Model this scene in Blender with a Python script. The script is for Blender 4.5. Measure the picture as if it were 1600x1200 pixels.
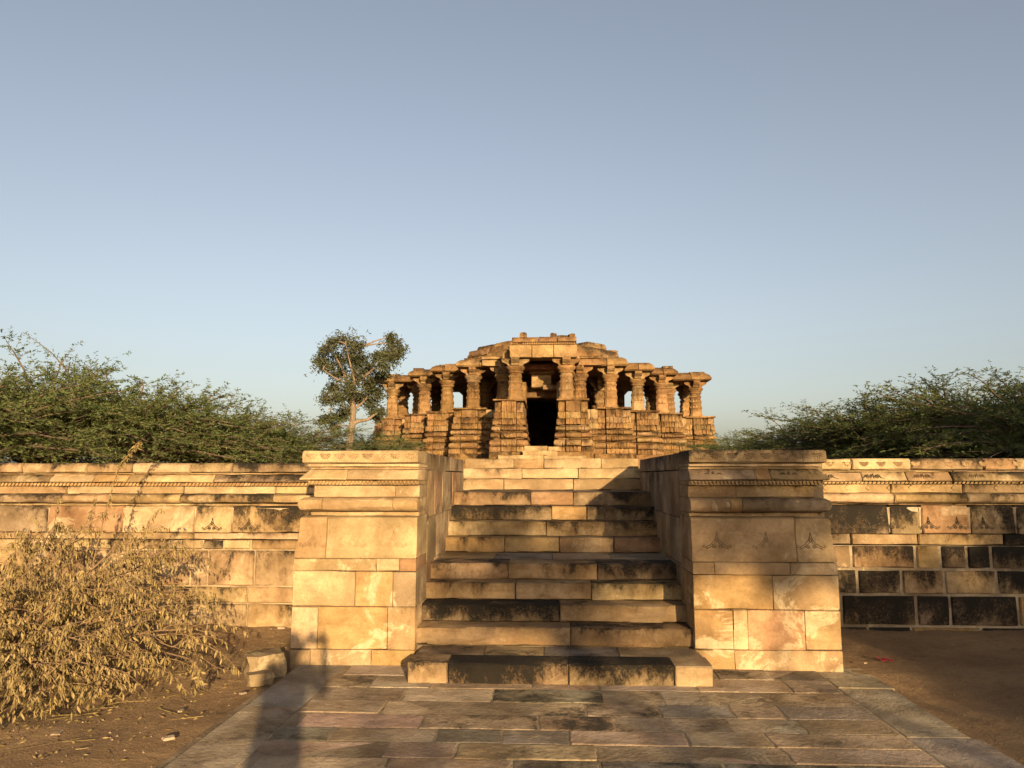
import bpy, math, random
import numpy as np
from mathutils import Matrix, Vector

for o in list(bpy.data.objects):
    bpy.data.objects.remove(o)
SC = bpy.context.scene
COL = SC.collection
R = math.radians

# ------------------------------------------------------------------ camera
CAM_H = 1.6
YAW, PITCH, FPX = R(2.747), R(6.89), 1200.0
_F = Vector((-math.sin(YAW)*math.cos(PITCH), math.cos(YAW)*math.cos(PITCH), math.sin(PITCH)))
_R = Vector((math.cos(YAW), math.sin(YAW), 0))
_U = _R.cross(_F)
cam_d = bpy.data.cameras.new('camera')
cam = bpy.data.objects.new('camera', cam_d)
COL.objects.link(cam)
M = Matrix((( _R.x, _U.x, -_F.x, 0), (_R.y, _U.y, -_F.y, 0), (_R.z, _U.z, -_F.z, CAM_H), (0, 0, 0, 1)))
cam.matrix_world = M
cam_d.sensor_fit = 'HORIZONTAL'
cam_d.sensor_width = 36.0
cam_d.lens = 36.0*FPX/1600.0
cam_d.clip_start = 0.02
cam_d.clip_end = 3000
SC.camera = cam

# ------------------------------------------------------------------ world and sun
SUN_AZ, SUN_EL = 16.2, 11.2      # rays travel to the left of the stair axis by SUN_AZ and fall by SUN_EL degrees
w = bpy.data.worlds.new('World')
SC.world = w
w.use_nodes = True
wn = w.node_tree
bg = wn.nodes['Background']
sky = wn.nodes.new('ShaderNodeTexSky')
sky.sky_type = 'NISHITA'
sky.sun_disc = False
sky.sun_elevation = R(SUN_EL)
sky.sun_rotation = R(180 - SUN_AZ)
sky.altitude = 0
sky.air_density = 1.0
sky.dust_density = 2.7
sky.ozone_density = 1.0
# the camera's warm white balance and the dusty air: a little less saturated than the raw model, all over alike
hs = wn.nodes.new('ShaderNodeHueSaturation')
hs.inputs['Saturation'].default_value = 0.64
wb = wn.nodes.new('ShaderNodeMix')
wb.data_type = 'RGBA'
wb.blend_type = 'MULTIPLY'
wb.inputs[0].default_value = 1.0
wb.inputs[7].default_value = (0.985, 0.955, 0.965, 1)
wn.links.new(sky.outputs[0], hs.inputs['Color'])
wn.links.new(hs.outputs[0], wb.inputs[6])
wn.links.new(wb.outputs[2], bg.inputs[0])
bg.inputs[1].default_value = 0.070
sun_d = bpy.data.lights.new('sun', 'SUN')
sun_d.energy = 4.9
sun_d.angle = R(0.6)
sun_d.color = (1.0, 0.735, 0.40)
sun = bpy.data.objects.new('sun', sun_d)
COL.objects.link(sun)
SUN_DIR = Vector((-math.sin(R(SUN_AZ))*math.cos(R(SUN_EL)), math.cos(R(SUN_AZ))*math.cos(R(SUN_EL)), -math.sin(R(SUN_EL))))
sun.rotation_euler = SUN_DIR.to_track_quat('-Z', 'Y').to_euler()
sun.location = (10, -30, 20)
SC.view_settings.view_transform = 'Standard'
SC.view_settings.look = 'None'
SC.view_settings.exposure = 1.45
SC.view_settings.gamma = 1.0
SC.view_settings.use_curve_mapping = False
SC.render.engine = 'CYCLES'
SC.cycles.max_bounces = 4
SC.cycles.diffuse_bounces = 3

# ------------------------------------------------------------------ helpers
rng = random.Random(7)

def X(px, Y, py=850):
    """ground-plan x of a column of the picture at depth Y"""
    r = _R*((px-800)/FPX) - _U*((py-600)/FPX) + _F
    return r.x*Y/r.y

def Z(py, Y, px=858):
    r = _R*((px-800)/FPX) - _U*((py-600)/FPX) + _F
    return CAM_H + r.z*Y/r.y

def tag(o, label, cat, group=None, kind=None):
    if label: o['label'] = label
    if cat: o['category'] = cat
    if group: o['group'] = group
    if kind: o['kind'] = kind
    return o

def empty(name, loc=(0, 0, 0), rz=0.0):
    o = bpy.data.objects.new(name, None)
    o.empty_display_size = 0.2
    COL.objects.link(o)
    o.location = loc
    o.rotation_euler = (0, 0, rz)
    return o

def link(name, me, parent=None, loc=(0, 0, 0), rz=0.0, color=None):
    """loc/rz are given in world terms; parents are unrotated roots or stones, so subtract their place"""
    o = bpy.data.objects.new(name, me)
    COL.objects.link(o)
    if parent is not None:
        o.parent = parent
        pl, pr = wloc(parent)
        d = Vector(loc) - pl
        d.rotate(Matrix.Rotation(-pr, 3, 'Z'))
        o.location = d
        o.rotation_euler = (0, 0, rz - pr)
    else:
        o.location = loc
        o.rotation_euler = (0, 0, rz)
    if color is not None:
        o.color = color
    return o

def wloc(o):
    if o.parent is None:
        return Vector(o.location), o.rotation_euler[2]
    pl, pr = wloc(o.parent)
    d = Vector(o.location)
    d.rotate(Matrix.Rotation(pr, 3, 'Z'))
    return pl + d, pr + o.rotation_euler[2]

def mesh(name, verts, faces, mats, smooth=None, midx=None):
    me = bpy.data.meshes.new(name)
    me.from_pydata(verts, [], faces)
    for m in (mats if isinstance(mats, (list, tuple)) else [mats]):
        me.materials.append(m)
    if midx is not None:
        me.polygons.foreach_set('material_index', midx)
    if smooth is not None:
        me.polygons.foreach_set('use_smooth', [True]*len(me.polygons))
        me.set_sharp_from_angle(angle=smooth)
    me.update()
    return me

def quads_mesh(name, V, mat_list, midx=None, smooth=False):
    """V: (n,4,3) array of quads"""
    n = V.shape[0]
    me = bpy.data.meshes.new(name)
    me.vertices.add(n*4)
    me.vertices.foreach_set('co', np.ascontiguousarray(V, dtype=np.float32).ravel())
    me.loops.add(n*4)
    me.loops.foreach_set('vertex_index', np.arange(n*4, dtype=np.int32))
    me.polygons.add(n)
    me.polygons.foreach_set('loop_start', np.arange(0, n*4, 4, dtype=np.int32))
    for m in mat_list:
        me.materials.append(m)
    if midx is not None:
        me.polygons.foreach_set('material_index', np.ascontiguousarray(midx, dtype=np.int32))
    if smooth:
        me.polygons.foreach_set('use_smooth', np.ones(n, dtype=bool))
    me.update()
    me.validate()
    return me

# ------------------------------------------------------------------ materials
class NT:
    def __init__(s, name):
        s.m = bpy.data.materials.new(name)
        s.m.use_nodes = True
        s.t = s.m.node_tree
        s.b = s.t.nodes['Principled BSDF']
    def n(s, typ, **kw):
        nd = s.t.nodes.new(typ)
        for k, v in kw.items():
            setattr(nd, k, v)
        return nd
    def l(s, a, b):
        s.t.links.new(a, b)
    def val(s, sock, v):
        if hasattr(v, 'is_output') or isinstance(v, bpy.types.NodeSocket):
            s.l(v, sock)
        else:
            sock.default_value = v
    def math(s, op, a, b=0.0, c=0.0, clamp=False):
        nd = s.n('ShaderNodeMath', operation=op, use_clamp=clamp)
        s.val(nd.inputs[0], a); s.val(nd.inputs[1], b); s.val(nd.inputs[2], c)
        return nd.outputs[0]
    def vmath(s, op, a, b):
        nd = s.n('ShaderNodeVectorMath', operation=op)
        s.val(nd.inputs[0], a); s.val(nd.inputs[1], b)
        return nd.outputs[0]
    def noise(s, vec, scale, detail=4, rough=.55, dist=0.0):
        nd = s.n('ShaderNodeTexNoise')
        s.val(nd.inputs['Vector'], vec)
        nd.inputs['Scale'].default_value = scale
        nd.inputs['Detail'].default_value = detail
        nd.inputs['Roughness'].default_value = rough
        nd.inputs['Distortion'].default_value = dist
        return nd.outputs[0]
    def rng(s, v, a, b, c=0.0, d=1.0, smooth=True):
        nd = s.n('ShaderNodeMapRange', interpolation_type='SMOOTHSTEP' if smooth else 'LINEAR')
        s.val(nd.inputs[0], v); s.val(nd.inputs[1], a); s.val(nd.inputs[2], b)
        s.val(nd.inputs[3], c); s.val(nd.inputs[4], d)
        return nd.outputs[0]
    def mix(s, f, a, b, mode='MIX'):
        nd = s.n('ShaderNodeMix', data_type='RGBA', blend_type=mode)
        s.val(nd.inputs[0], f)
        for i, v in ((6, a), (7, b)):
            if isinstance(v, tuple) and len(v) == 3:
                v = (*v, 1)
            s.val(nd.inputs[i], v)
        return nd.outputs[2]

def sandstone(name, grain=1.0, stain=(0.0075, 0.0062, 0.0045), patch=0.5, bump=0.55, redden=0.5, scale=1.0, warm=(0.19, 0.09, 0.037), relief=.02, plaster=.56, bandk=.38):
    k = NT(name)
    oi = k.n('ShaderNodeObjectInfo')
    tc = k.n('ShaderNodeTexCoord')
    off = k.n('ShaderNodeCombineXYZ')
    for i, f in enumerate((37.0, 91.0, 53.0)):
        k.l(k.math('MULTIPLY', oi.outputs['Random'], f), off.inputs[i])
    vec = k.vmath('ADD', tc.outputs['Object'], off.outputs[0])
    gp = k.n('ShaderNodeNewGeometry').outputs['Position']
    n1 = k.noise(vec, 1.9*scale, 5, .55, .4)
    n2 = k.noise(vec, 4.5*scale, 7, .66, .6)
    n3 = k.noise(vec, 42*scale, 4, .65)
    tint = oi.outputs['Color']
    al = oi.outputs['Alpha']
    lo = k.mix(1.0, tint, (0.60, 0.56, 0.50), 'MULTIPLY')
    hi = k.mix(1.0, tint, (1.26, 1.25, 1.22), 'MULTIPLY')
    c = k.mix(k.rng(n1, .30, .70), lo, hi)
    # bedding bands of the sandstone
    mp = k.n('ShaderNodeMapping'); mp.inputs['Scale'].default_value = (1, 1, 6)
    k.l(vec, mp.inputs[0])
    bands = k.noise(mp.outputs[0], 1.6*scale, 6, .68, 1.0)
    c = k.mix(k.math('MULTIPLY', k.rng(bands, .48, .70), bandk), c, k.mix(1.0, tint, (.62, .50, .38), 'MULTIPLY'))
    # iron-red patches
    red = k.noise(vec, 1.25*scale, 4, .6, 1.0)
    c = k.mix(k.math('MULTIPLY', k.rng(red, .55, .72), redden*.6), c, k.mix(.55, tint, warm))
    # pale lime bloom with torn edges, running across the joints
    pal = k.noise(k.vmath('ADD', gp, (9.1, 3.3, 5.7)), 1.9*scale, 9, .70, .7)
    c = k.mix(k.math('MULTIPLY', k.rng(pal, plaster, plaster+.05), min(.92, patch*.8)), c, (.42, .325, .195))
    # weathering that runs across several stones
    wz = k.noise(gp, 1.1*scale, 8, .68, .8)
    c = k.mix(k.math('MULTIPLY', k.rng(wz, .50, .68), .42), c, k.mix(1.0, tint, (.48, .42, .34), 'MULTIPLY'))
    wf = k.noise(gp, 7.5*scale, 8, .74, .4)
    c = k.mix(k.math('MULTIPLY', k.rng(wf, .50, .74), .45), c, k.mix(1.0, tint, (.46, .39, .31), 'MULTIPLY'))
    # grain and pitting
    c = k.mix(k.rng(n3, .30, .72, 0, .38*grain, False), c, k.mix(1.0, c, (.50, .45, .40), 'MULTIPLY'))
    # grime of middling darkness
    gr = k.rng(n2, .47, .72)
    c = k.mix(k.math('MULTIPLY', gr, k.math('ADD', .25, k.math('MULTIPLY', al, .5))), c, k.mix(1.0, tint, (.32, .27, .20), 'MULTIPLY'))
    # black lichen, amount from the stone's alpha, hanging from upper edges, speckled with bare stone
    mv = k.n('ShaderNodeMapping'); mv.inputs['Scale'].default_value = (1, 1, .62)
    k.l(k.vmath('ADD', vec, (2.2, 7.9, 1.4)), mv.inputs[0])
    lb = k.noise(mv.outputs[0], 2.3*scale, 3, .5, 1.0)
    lm = k.noise(mv.outputs[0], 8*scale, 5, .7, .4)
    lf = k.noise(mv.outputs[0], 30*scale, 6, .78, .2)
    gz = k.n('ShaderNodeSeparateXYZ'); k.l(tc.outputs['Generated'], gz.inputs[0])
    v = k.math('ADD', k.math('MULTIPLY', lb, .46), k.math('ADD', k.math('MULTIPLY', lm, .30), k.math('MULTIPLY', lf, .24)))
    v = k.math('ADD', v, k.math('MULTIPLY', k.math('SUBTRACT', gz.outputs[2], .5), .13))
    v = k.math('MULTIPLY_ADD', k.math('SUBTRACT', v, .5), 1.75, .5)
    thr = k.math('SUBTRACT', .90, k.math('MULTIPLY', al, .52))
    dv = k.math('SUBTRACT', v, thr)
    halo = k.math('MULTIPLY', k.rng(dv, -.26, .05), k.math('MULTIPLY', k.rng(al, .02, .35), .62))
    c = k.mix(halo, c, k.mix(1.0, tint, (.26, .21, .15), 'MULTIPLY'))
    spk = k.rng(k.noise(vec, 55*scale, 4, .7), .30, .56, .45, 1.0)
    spk = k.math('MAXIMUM', spk, k.rng(dv, .06, .20))
    m = k.math('MULTIPLY', k.rng(dv, -.05, .11), spk)
    c = k.mix(k.math('MULTIPLY', m, .96), c, stain)
    k.l(c, k.b.inputs['Base Color'])
    k.b.inputs['Roughness'].default_value = .9
    k.b.inputs['Specular IOR Level'].default_value = .18
    h = k.math('ADD', k.math('MULTIPLY', k.noise(vec, 20*scale, 6, .72), 1.1), k.math('MULTIPLY', n2, 1.6))
    h = k.math('ADD', h, k.math('MULTIPLY', m, -.3))
    h = k.math('ADD', h, k.math('MULTIPLY', n3, .5))
    bp = k.n('ShaderNodeBump'); bp.inputs['Strength'].default_value = bump; bp.inputs['Distance'].default_value = relief/scale
    k.l(h, bp.inputs['Height']); k.l(bp.outputs[0], k.b.inputs['Normal'])
    return k.m

M_STONE = sandstone('sandstone_dressed', patch=.75)
M_BASE = sandstone('plaster_patched_sandstone', patch=1.0, plaster=.535, redden=.7)
M_STEP = sandstone('step_sandstone', patch=.4, bandk=.65, redden=.7)
M_PAVE = sandstone('paving_flagstone', stain=(.026, .023, .018), patch=.3, bump=.7, redden=.35)
M_TEMPLE = sandstone('temple_sandstone', stain=(.040, .024, .012), patch=.15, bump=1.0, scale=.8, relief=.05, redden=.7, warm=(.175, .07, .024))
M_MORTAR = sandstone('lime_mortar', patch=.8, bump=.8, redden=.1)
M_CARVE = sandstone('carving_shade_grime', stain=(.012, .01, .007), patch=.1, bump=.3)  # raised lines tinted dark to stand in for shade and grime of incising

def dirt_material():
    k = NT('sandy_soil')
    g = k.n('ShaderNodeNewGeometry')
    p = g.outputs['Position']
    a = k.noise(p, .9, 6, .6, .5)
    b = k.noise(p, 7, 8, .7)
    c3 = k.noise(p, 55, 4, .7)
    c = k.mix(k.rng(a, .35, .65), (.185, .115, .062), (.26, .168, .088))
    c = k.mix(k.rng(b, .50, .70, 0, .55), c, (.135, .084, .047))
    c = k.mix(k.rng(c3, .50, .72, 0, .6), c, (.32, .222, .12))
    c = k.mix(k.rng(k.noise(p, 24, 6, .75), .52, .68, 0, .6), c, (.11, .068, .038))
    vo = k.n('ShaderNodeTexVoronoi'); vo.inputs['Scale'].default_value = 38
    k.l(p, vo.inputs['Vector'])
    sp = k.math('MULTIPLY', k.rng(vo.outputs['Distance'], .12, .2, 1, 0), k.rng(k.noise(p, 6, 3, .6), .5, .62))
    c = k.mix(k.math('MULTIPLY', sp, .6), c, (0.239, 0.191, 0.133))
    k.l(c, k.b.inputs['Base Color'])
    k.b.inputs['Roughness'].default_value = .95
    k.b.inputs['Specular IOR Level'].default_value = .1
    h = k.math('ADD', k.math('MULTIPLY', b, 1.0), k.math('MULTIPLY', c3, .45))
    h = k.math('ADD', h, k.math('MULTIPLY', sp, .4))
    bp = k.n('ShaderNodeBump'); bp.inputs['Strength'].default_value = 1.0; bp.inputs['Distance'].default_value = .05
    k.l(h, bp.inputs['Height']); k.l(bp.outputs[0], k.b.inputs['Normal'])
    return k.m

def leaf_material(name, c1, c2, c3, trans=.35, scale=1.5):
    k = NT(name)
    g = k.n('ShaderNodeNewGeometry')
    a = k.noise(g.outputs['Position'], scale, 3, .6)
    rnd = g.outputs['Random Per Island']
    c = k.mix(k.rng(a, .35, .65), c1, c2)
    c = k.mix(k.math('MULTIPLY', rnd, .55), c, c3)
    k.l(c, k.b.inputs['Base Color'])
    k.b.inputs['Roughness'].default_value = .6
    k.b.inputs['Specular IOR Level'].default_value = .25
    tr = k.n('ShaderNodeBsdfTranslucent')
    k.l(k.mix(1.0, c, (1.25, 1.2, .7), 'MULTIPLY'), tr.inputs[0])
    mx = k.n('ShaderNodeMixShader'); mx.inputs[0].default_value = trans
    k.l(k.b.outputs[0], mx.inputs[1]); k.l(tr.outputs[0], mx.inputs[2])
    k.l(mx.outputs[0], k.t.nodes['Material Output'].inputs[0])
    return k.m

def bark_material(name, c1, c2):
    k = NT(name)
    tc = k.n('ShaderNodeTexCoord')
    mp = k.n('ShaderNodeMapping'); mp.inputs['Scale'].default_value = (1, 1, .25)
    k.l(tc.outputs['Object'], mp.inputs[0])
    a = k.noise(mp.outputs[0], 14, 6, .7)
    k.l(k.mix(k.rng(a, .35, .65), c1, c2), k.b.inputs['Base Color'])
    k.b.inputs['Roughness'].default_value = .9
    bp = k.n('ShaderNodeBump'); bp.inputs['Strength'].default_value = .6; bp.inputs['Distance'].default_value = .02
    k.l(a, bp.inputs['Height']); k.l(bp.outputs[0], k.b.inputs['Normal'])
    return k.m

def plain(name, col, rough=.7, var=.25, scale=12):
    k = NT(name)
    tc = k.n('ShaderNodeTexCoord')
    a = k.noise(tc.outputs['Object'], scale, 4, .6)
    k.l(k.mix(k.rng(a, .3, .7), tuple(v*(1-var) for v in col), tuple(min(1, v*(1+var)) for v in col)), k.b.inputs['Base Color'])
    k.b.inputs['Roughness'].default_value = rough
    return k.m

M_DIRT = dirt_material()
M_MESQ = leaf_material('mesquite_leaf', (.052, .084, .025), (.095, .120, .037), (.145, .142, .052), trans=.42)
M_NEEM = leaf_material('tall_tree_leaf', (.036, .046, .020), (.060, .070, .030), (.095, .085, .042))
M_DRY = leaf_material('dry_leaf', (.160, .112, .040), (.270, .195, .076), (.085, .060, .021), trans=.12, scale=5)
M_BARK = bark_material('brown_bark', (0.053, 0.0345, 0.0212), (0.106, 0.0689, 0.0424))
M_PALEBARK = bark_material('pale_bark', (.09, .062, .04), (.17, .12, .075))
M_TWIG = bark_material('dry_twig', (0.117, 0.0689, 0.0345), (0.191, 0.117, 0.0583))

def tint(base=(.50, .345, .185), v=.10, h=.05, lich=0.0, r=None):
    r = r or rng
    f = .62*(1 + r.uniform(-v, v))
    return (base[0]*f*(1+r.uniform(-h, h)*.3), base[1]*f*(1+r.uniform(-h, h)*.6), base[2]*f*(1+r.uniform(-h, h)*1.6), max(0.0, min(1.0, lich)))

TAN = (.47, .325, .175)
PALE = (.54, .395, .225)
OCHRE = (.47, .305, .135)
GREY = (.39, .285, .175)
REDD = (.43, .265, .15)

# ------------------------------------------------------------------ stone builders
def loft_stone(name, parent, mat, x0, x1, yf, yb, prof, offL=0, offR=0, seg=.16, jit=.003, chip=.006, bev=.006,
               gap=.003, color=None, frame=(0, 0, 0), carve=None, smooth=.6, seed=None, back=True):
    """A dressed stone: profile (d outward, z) swept from x0 to x1 with its front at yf, end chamfers, worn edges.
    frame = (ox, oy, rz) places the local plan in the world."""
    r = random.Random(seed if seed is not None else rng.random())
    xa, xb = x0+gap, x1-gap
    L = xb-xa
    if carve:
        n = max(2, int(round(L/carve[0])))
        xs, dy = [xa], [0.0]
        for i in range(n):
            a, b = xa+L*i/n, xa+L*(i+1)/n
            wd = (b-a)*.12
            dd = carve[1]*(r.choice((1, 1.3, .4, .75)) if i % 2 else r.choice((0, .3, -.25, -.6)))
            xs += [a+wd, b-wd]; dy += [dd, dd]
        xs.append(xb); dy.append(0.0)
    else:
        n = max(1, int(L/seg))
        xs = [xa, xa+min(bev, L*.2)]
        inner = [xa+L*i/n + (r.uniform(-.25, .25)*L/n) for i in range(1, n)]
        xs += inner + [xb-min(bev, L*.2), xb]
        dy = [0.0]*len(xs)
    cx, cy = (x0+x1)/2, (yf+yb)/2
    zs = [p[1] for p in prof]
    cz = (min(zs)+max(zs))/2
    V, Fc = [], []
    m = len(xs)
    lv = len(prof)
    tilt = r.uniform(-1, 1)*jit*.6
    for li, (d, z) in enumerate(prof):
        edge = li in (0, lv-1) or li in (1, lv-2)
        for i, x in enumerate(xs):
            px = x
            if i == 0 or (i == 1 and not carve): px = x - offL*d
            if i == m-1 or (i == m-2 and not carve): px = x + offR*d
            py = yf - d + dy[i]*(0 if li in (0, lv-1) else 1) + tilt
            if i in (0, m-1): py += bev
            e = r.uniform(0, 1)
            if edge and e > .72: py += chip*r.random()*1.6
            if i in (0, m-1) and r.random() > .6: py += chip*r.random()
            py += r.uniform(-jit, jit)
            pz = z + (r.uniform(-jit, jit) if 0 < li < lv-1 else 0)
            if li in (0, 1, lv-2, lv-1) and r.random() > .8:
                pz += chip*.7*r.random()*(1 if li < lv/2 else -1)
            V.append((px-cx, py-cy, pz-cz))
        for i, x in enumerate(xs):
            px = x - (offL*d if i == 0 else 0) + (offR*d if i == m-1 else 0)
            V.append((px-cx, yb-cy, z-cz))
    for li in range(lv-1):
        a, b = li*2*m, (li+1)*2*m
        for i in range(m-1):
            Fc.append((a+i, a+i+1, b+i+1, b+i))
            if back: Fc.append((a+m+i+1, a+m+i, b+m+i, b+m+i+1))
        Fc.append((a+m, a, b, b+m))
        Fc.append((a+m-1, a+2*m-1, b+2*m-1, b+m-1))
    t = (lv-1)*2*m
    for i in range(m-1):
        Fc.append((m+i, m+i+1, i+1, i))
        Fc.append((t+i, t+i+1, t+m+i+1, t+m+i))
    me = mesh(name, V, Fc, mat, smooth)
    ox, oy, rz = frame
    loc = (ox+cx*math.cos(rz)-cy*math.sin(rz), oy+cx*math.sin(rz)+cy*math.cos(rz), cz)
    return link(name, me, parent, loc, rz, color or tint())

def flat(z0, z1, d=0.0, b=.006):
    return [(d-b, z0+.002), (d, z0+b), (d, (z0+z1)/2), (d, z1-b), (d-b, z1-.002)]

def torus(z0, z1, d, depth, n=7):
    out = []
    for i in range(n+1):
        a = -math.pi/2 + math.pi*i/n
        out.append((d - depth + depth*math.cos(a)**.75 if abs(math.cos(a)) > 1e-6 else d-depth, (z0+z1)/2 + (z1-z0)/2*math.sin(a)*.995))
    return out

def box_obj(name, parent, mat, x0, x1, y0, y1, z0, z1, color=None, rz=0.0):
    c = Vector(((x0+x1)/2, (y0+y1)/2, (z0+z1)/2))
    V = [(x-c.x, y-c.y, z-c.z) for z in (z0, z1) for y in (y0, y1) for x in (x0, x1)]
    Fc = [(0, 2, 3, 1), (4, 5, 7, 6), (0, 1, 5, 4), (2, 6, 7, 3), (0, 4, 6, 2), (1, 3, 7, 5)]
    return link(name, mesh(name, V, Fc, mat), parent, c, rz, color or tint())

def rough_block(name, parent, mat, size, loc, rz=0.0, color=None, seed=1, jag=.12, rot=None):
    """a broken, worn block: subdivided box pulled about"""
    r = random.Random(seed)
    sx, sy, sz = (s/2 for s in size)
    n = 3
    pts, idx, Fc = [], {}, []
    def vid(i, j, k):
        key = (i, j, k)
        if key not in idx:
            u = [2*q/n-1 for q in key]
            ext = sum(abs(abs(q)-1) < 1e-6 for q in u)
            f = 1 - (.0, .0, .02, .05)[ext]*(1+r.uniform(-.8, 1.6))
            p = [u[0]*sx*f, u[1]*sy*f, u[2]*sz*f]
            p = [p[q]+r.uniform(-jag, jag)*.5*(sx, sy, sz)[q] for q in range(3)]
            idx[key] = len(pts); pts.append(tuple(p))
        return idx[key]
    for a in range(n):
        for b in range(n):
            Fc.append((vid(a, b, 0), vid(a, b+1, 0), vid(a+1, b+1, 0), vid(a+1, b, 0)))
            Fc.append((vid(a, b, n), vid(a+1, b, n), vid(a+1, b+1, n), vid(a, b+1, n)))
            Fc.append((vid(a, 0, b), vid(a+1, 0, b), vid(a+1, 0, b+1), vid(a, 0, b+1)))
            Fc.append((vid(a, n, b), vid(a, n, b+1), vid(a+1, n, b+1), vid(a+1, n, b)))
            Fc.append((vid(0, a, b), vid(0, a, b+1), vid(0, a+1, b+1), vid(0, a+1, b)))
            Fc.append((vid(n, a, b), vid(n, a+1, b), vid(n, a+1, b+1), vid(n, a, b+1)))
    o = link(name, mesh(name, pts, Fc, mat, .22), parent, loc, rz, color or tint())
    if rot is not None:
        o.rotation_euler = rot
    return o

def tubes(lines, sides=5, cap=True):
    """lines: list of (points (n,3), radii (n)) -> verts, faces"""
    V, Fc = [], []
    for P, rad in lines:
        P = np.asarray(P, float)
        n = len(P)
        T = np.gradient(P, axis=0)
        T /= np.linalg.norm(T, axis=1)[:, None]+1e-9
        up = np.array([0.0, 0.0, 1.0]) if abs(T[0][2]) < .9 else np.array([1.0, 0, 0])
        base = len(V)
        for i in range(n):
            a = np.cross(T[i], up); a /= np.linalg.norm(a)+1e-9
            b = np.cross(T[i], a)
            for s in range(sides):
                ang = 2*math.pi*s/sides
                V.append(tuple(P[i] + rad[i]*(math.cos(ang)*a+math.sin(ang)*b)))
        for i in range(n-1):
            for s in range(sides):
                q, q2 = base+i*sides+s, base+i*sides+(s+1) % sides
                Fc.append((q, q2, q2+sides, q+sides))
        if cap:
            Fc.append(tuple(base+s for s in range(sides)))
            Fc.append(tuple(base+(n-1)*sides+s for s in reversed(range(sides))))
    return V, Fc

# ------------------------------------------------------------------ ground
def fbm(x, y, s, seed):
    r = np.random.RandomState(seed)
    out = np.zeros_like(x)
    for _ in range(9):
        f = s*(0.6+1.8*r.rand())
        a = r.rand()*6.28
        out += np.sin((x*math.cos(a)+y*math.sin(a))*f+r.rand()*6.28)/9**.5
    return out

def axis(lo, hi, step, far):
    a = list(np.arange(lo, hi+step*.5, step))
    s = step
    left, right = [], []
    p = lo
    while p > -far:
        s *= 1.6; p -= s; left.append(p)
    s = step; p = hi
    while p < far:
        s *= 1.6; p += s; right.append(p)
    return np.array(left[::-1]+a+right)

def build_ground():
    xs, ys = axis(-8, 8, .09, 700), axis(1.5, 9.3, .09, 900)
    gx, gy = np.meshgrid(xs, ys)
    z = -.075 + .014*fbm(gx, gy, 2.2, 3) + .010*fbm(gx, gy, 6, 5) + .004*fbm(gx, gy, 17, 8)
    # soil banked up against the wall foot and level with the paving on the right
    z += np.clip((gy-6.3)/2.0, 0, 1)*np.where(gx < 0, .085, .06)
    z += np.where(gx > 0, .050, 0)*np.clip((gx-1.5)/1.2, 0, 1)
    inside = (gx > -2.25) & (gx < 2.75) & (gy > -2) & (gy < 11.2)
    core = (gx > -2.08) & (gx < 2.16)
    z = np.where(core & inside, -.11, z)
    far = np.maximum(np.abs(gx)-8, 0)+np.maximum(gy-9.3, 0)+np.maximum(1.5-gy, 0)
    z = np.where(far > 0, np.where(far > 3, -.06, z), z)
    V = np.stack([gx, gy, z], -1).reshape(-1, 3)
    nx, ny = len(xs), len(ys)
    Fc = [(j*nx+i, j*nx+i+1, (j+1)*nx+i+1, (j+1)*nx+i) for j in range(ny-1) for i in range(nx-1)]
    o = link('ground', mesh('ground', V.tolist(), Fc, M_DIRT, 3.2))
    o['kind'] = 'structure'
    # earth on top of the raised terrace
    V, Fc = [], []
    def patch(x0, x1, y0, y1, z):
        b = len(V); V.extend([(x0, y0, z), (x1, y0, z), (x1, y1, z), (x0, y1, z)]); Fc.append((b, b+1, b+2, b+3))
    patch(-600, -2.3, 8.9, 11.3, 1.70); patch(2.5, 600, 8.9, 11.3, 1.70); patch(-600, 600, 11.3, 900, 1.70)
    patch(-2.3, -1.3, 10.3, 11.3, 1.70); patch(1.4, 2.5, 10.3, 11.3, 1.70)
    o = link('terrace_ground', mesh('terrace_ground', V, Fc, M_DIRT))
    o['kind'] = 'structure'
build_ground()

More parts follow.
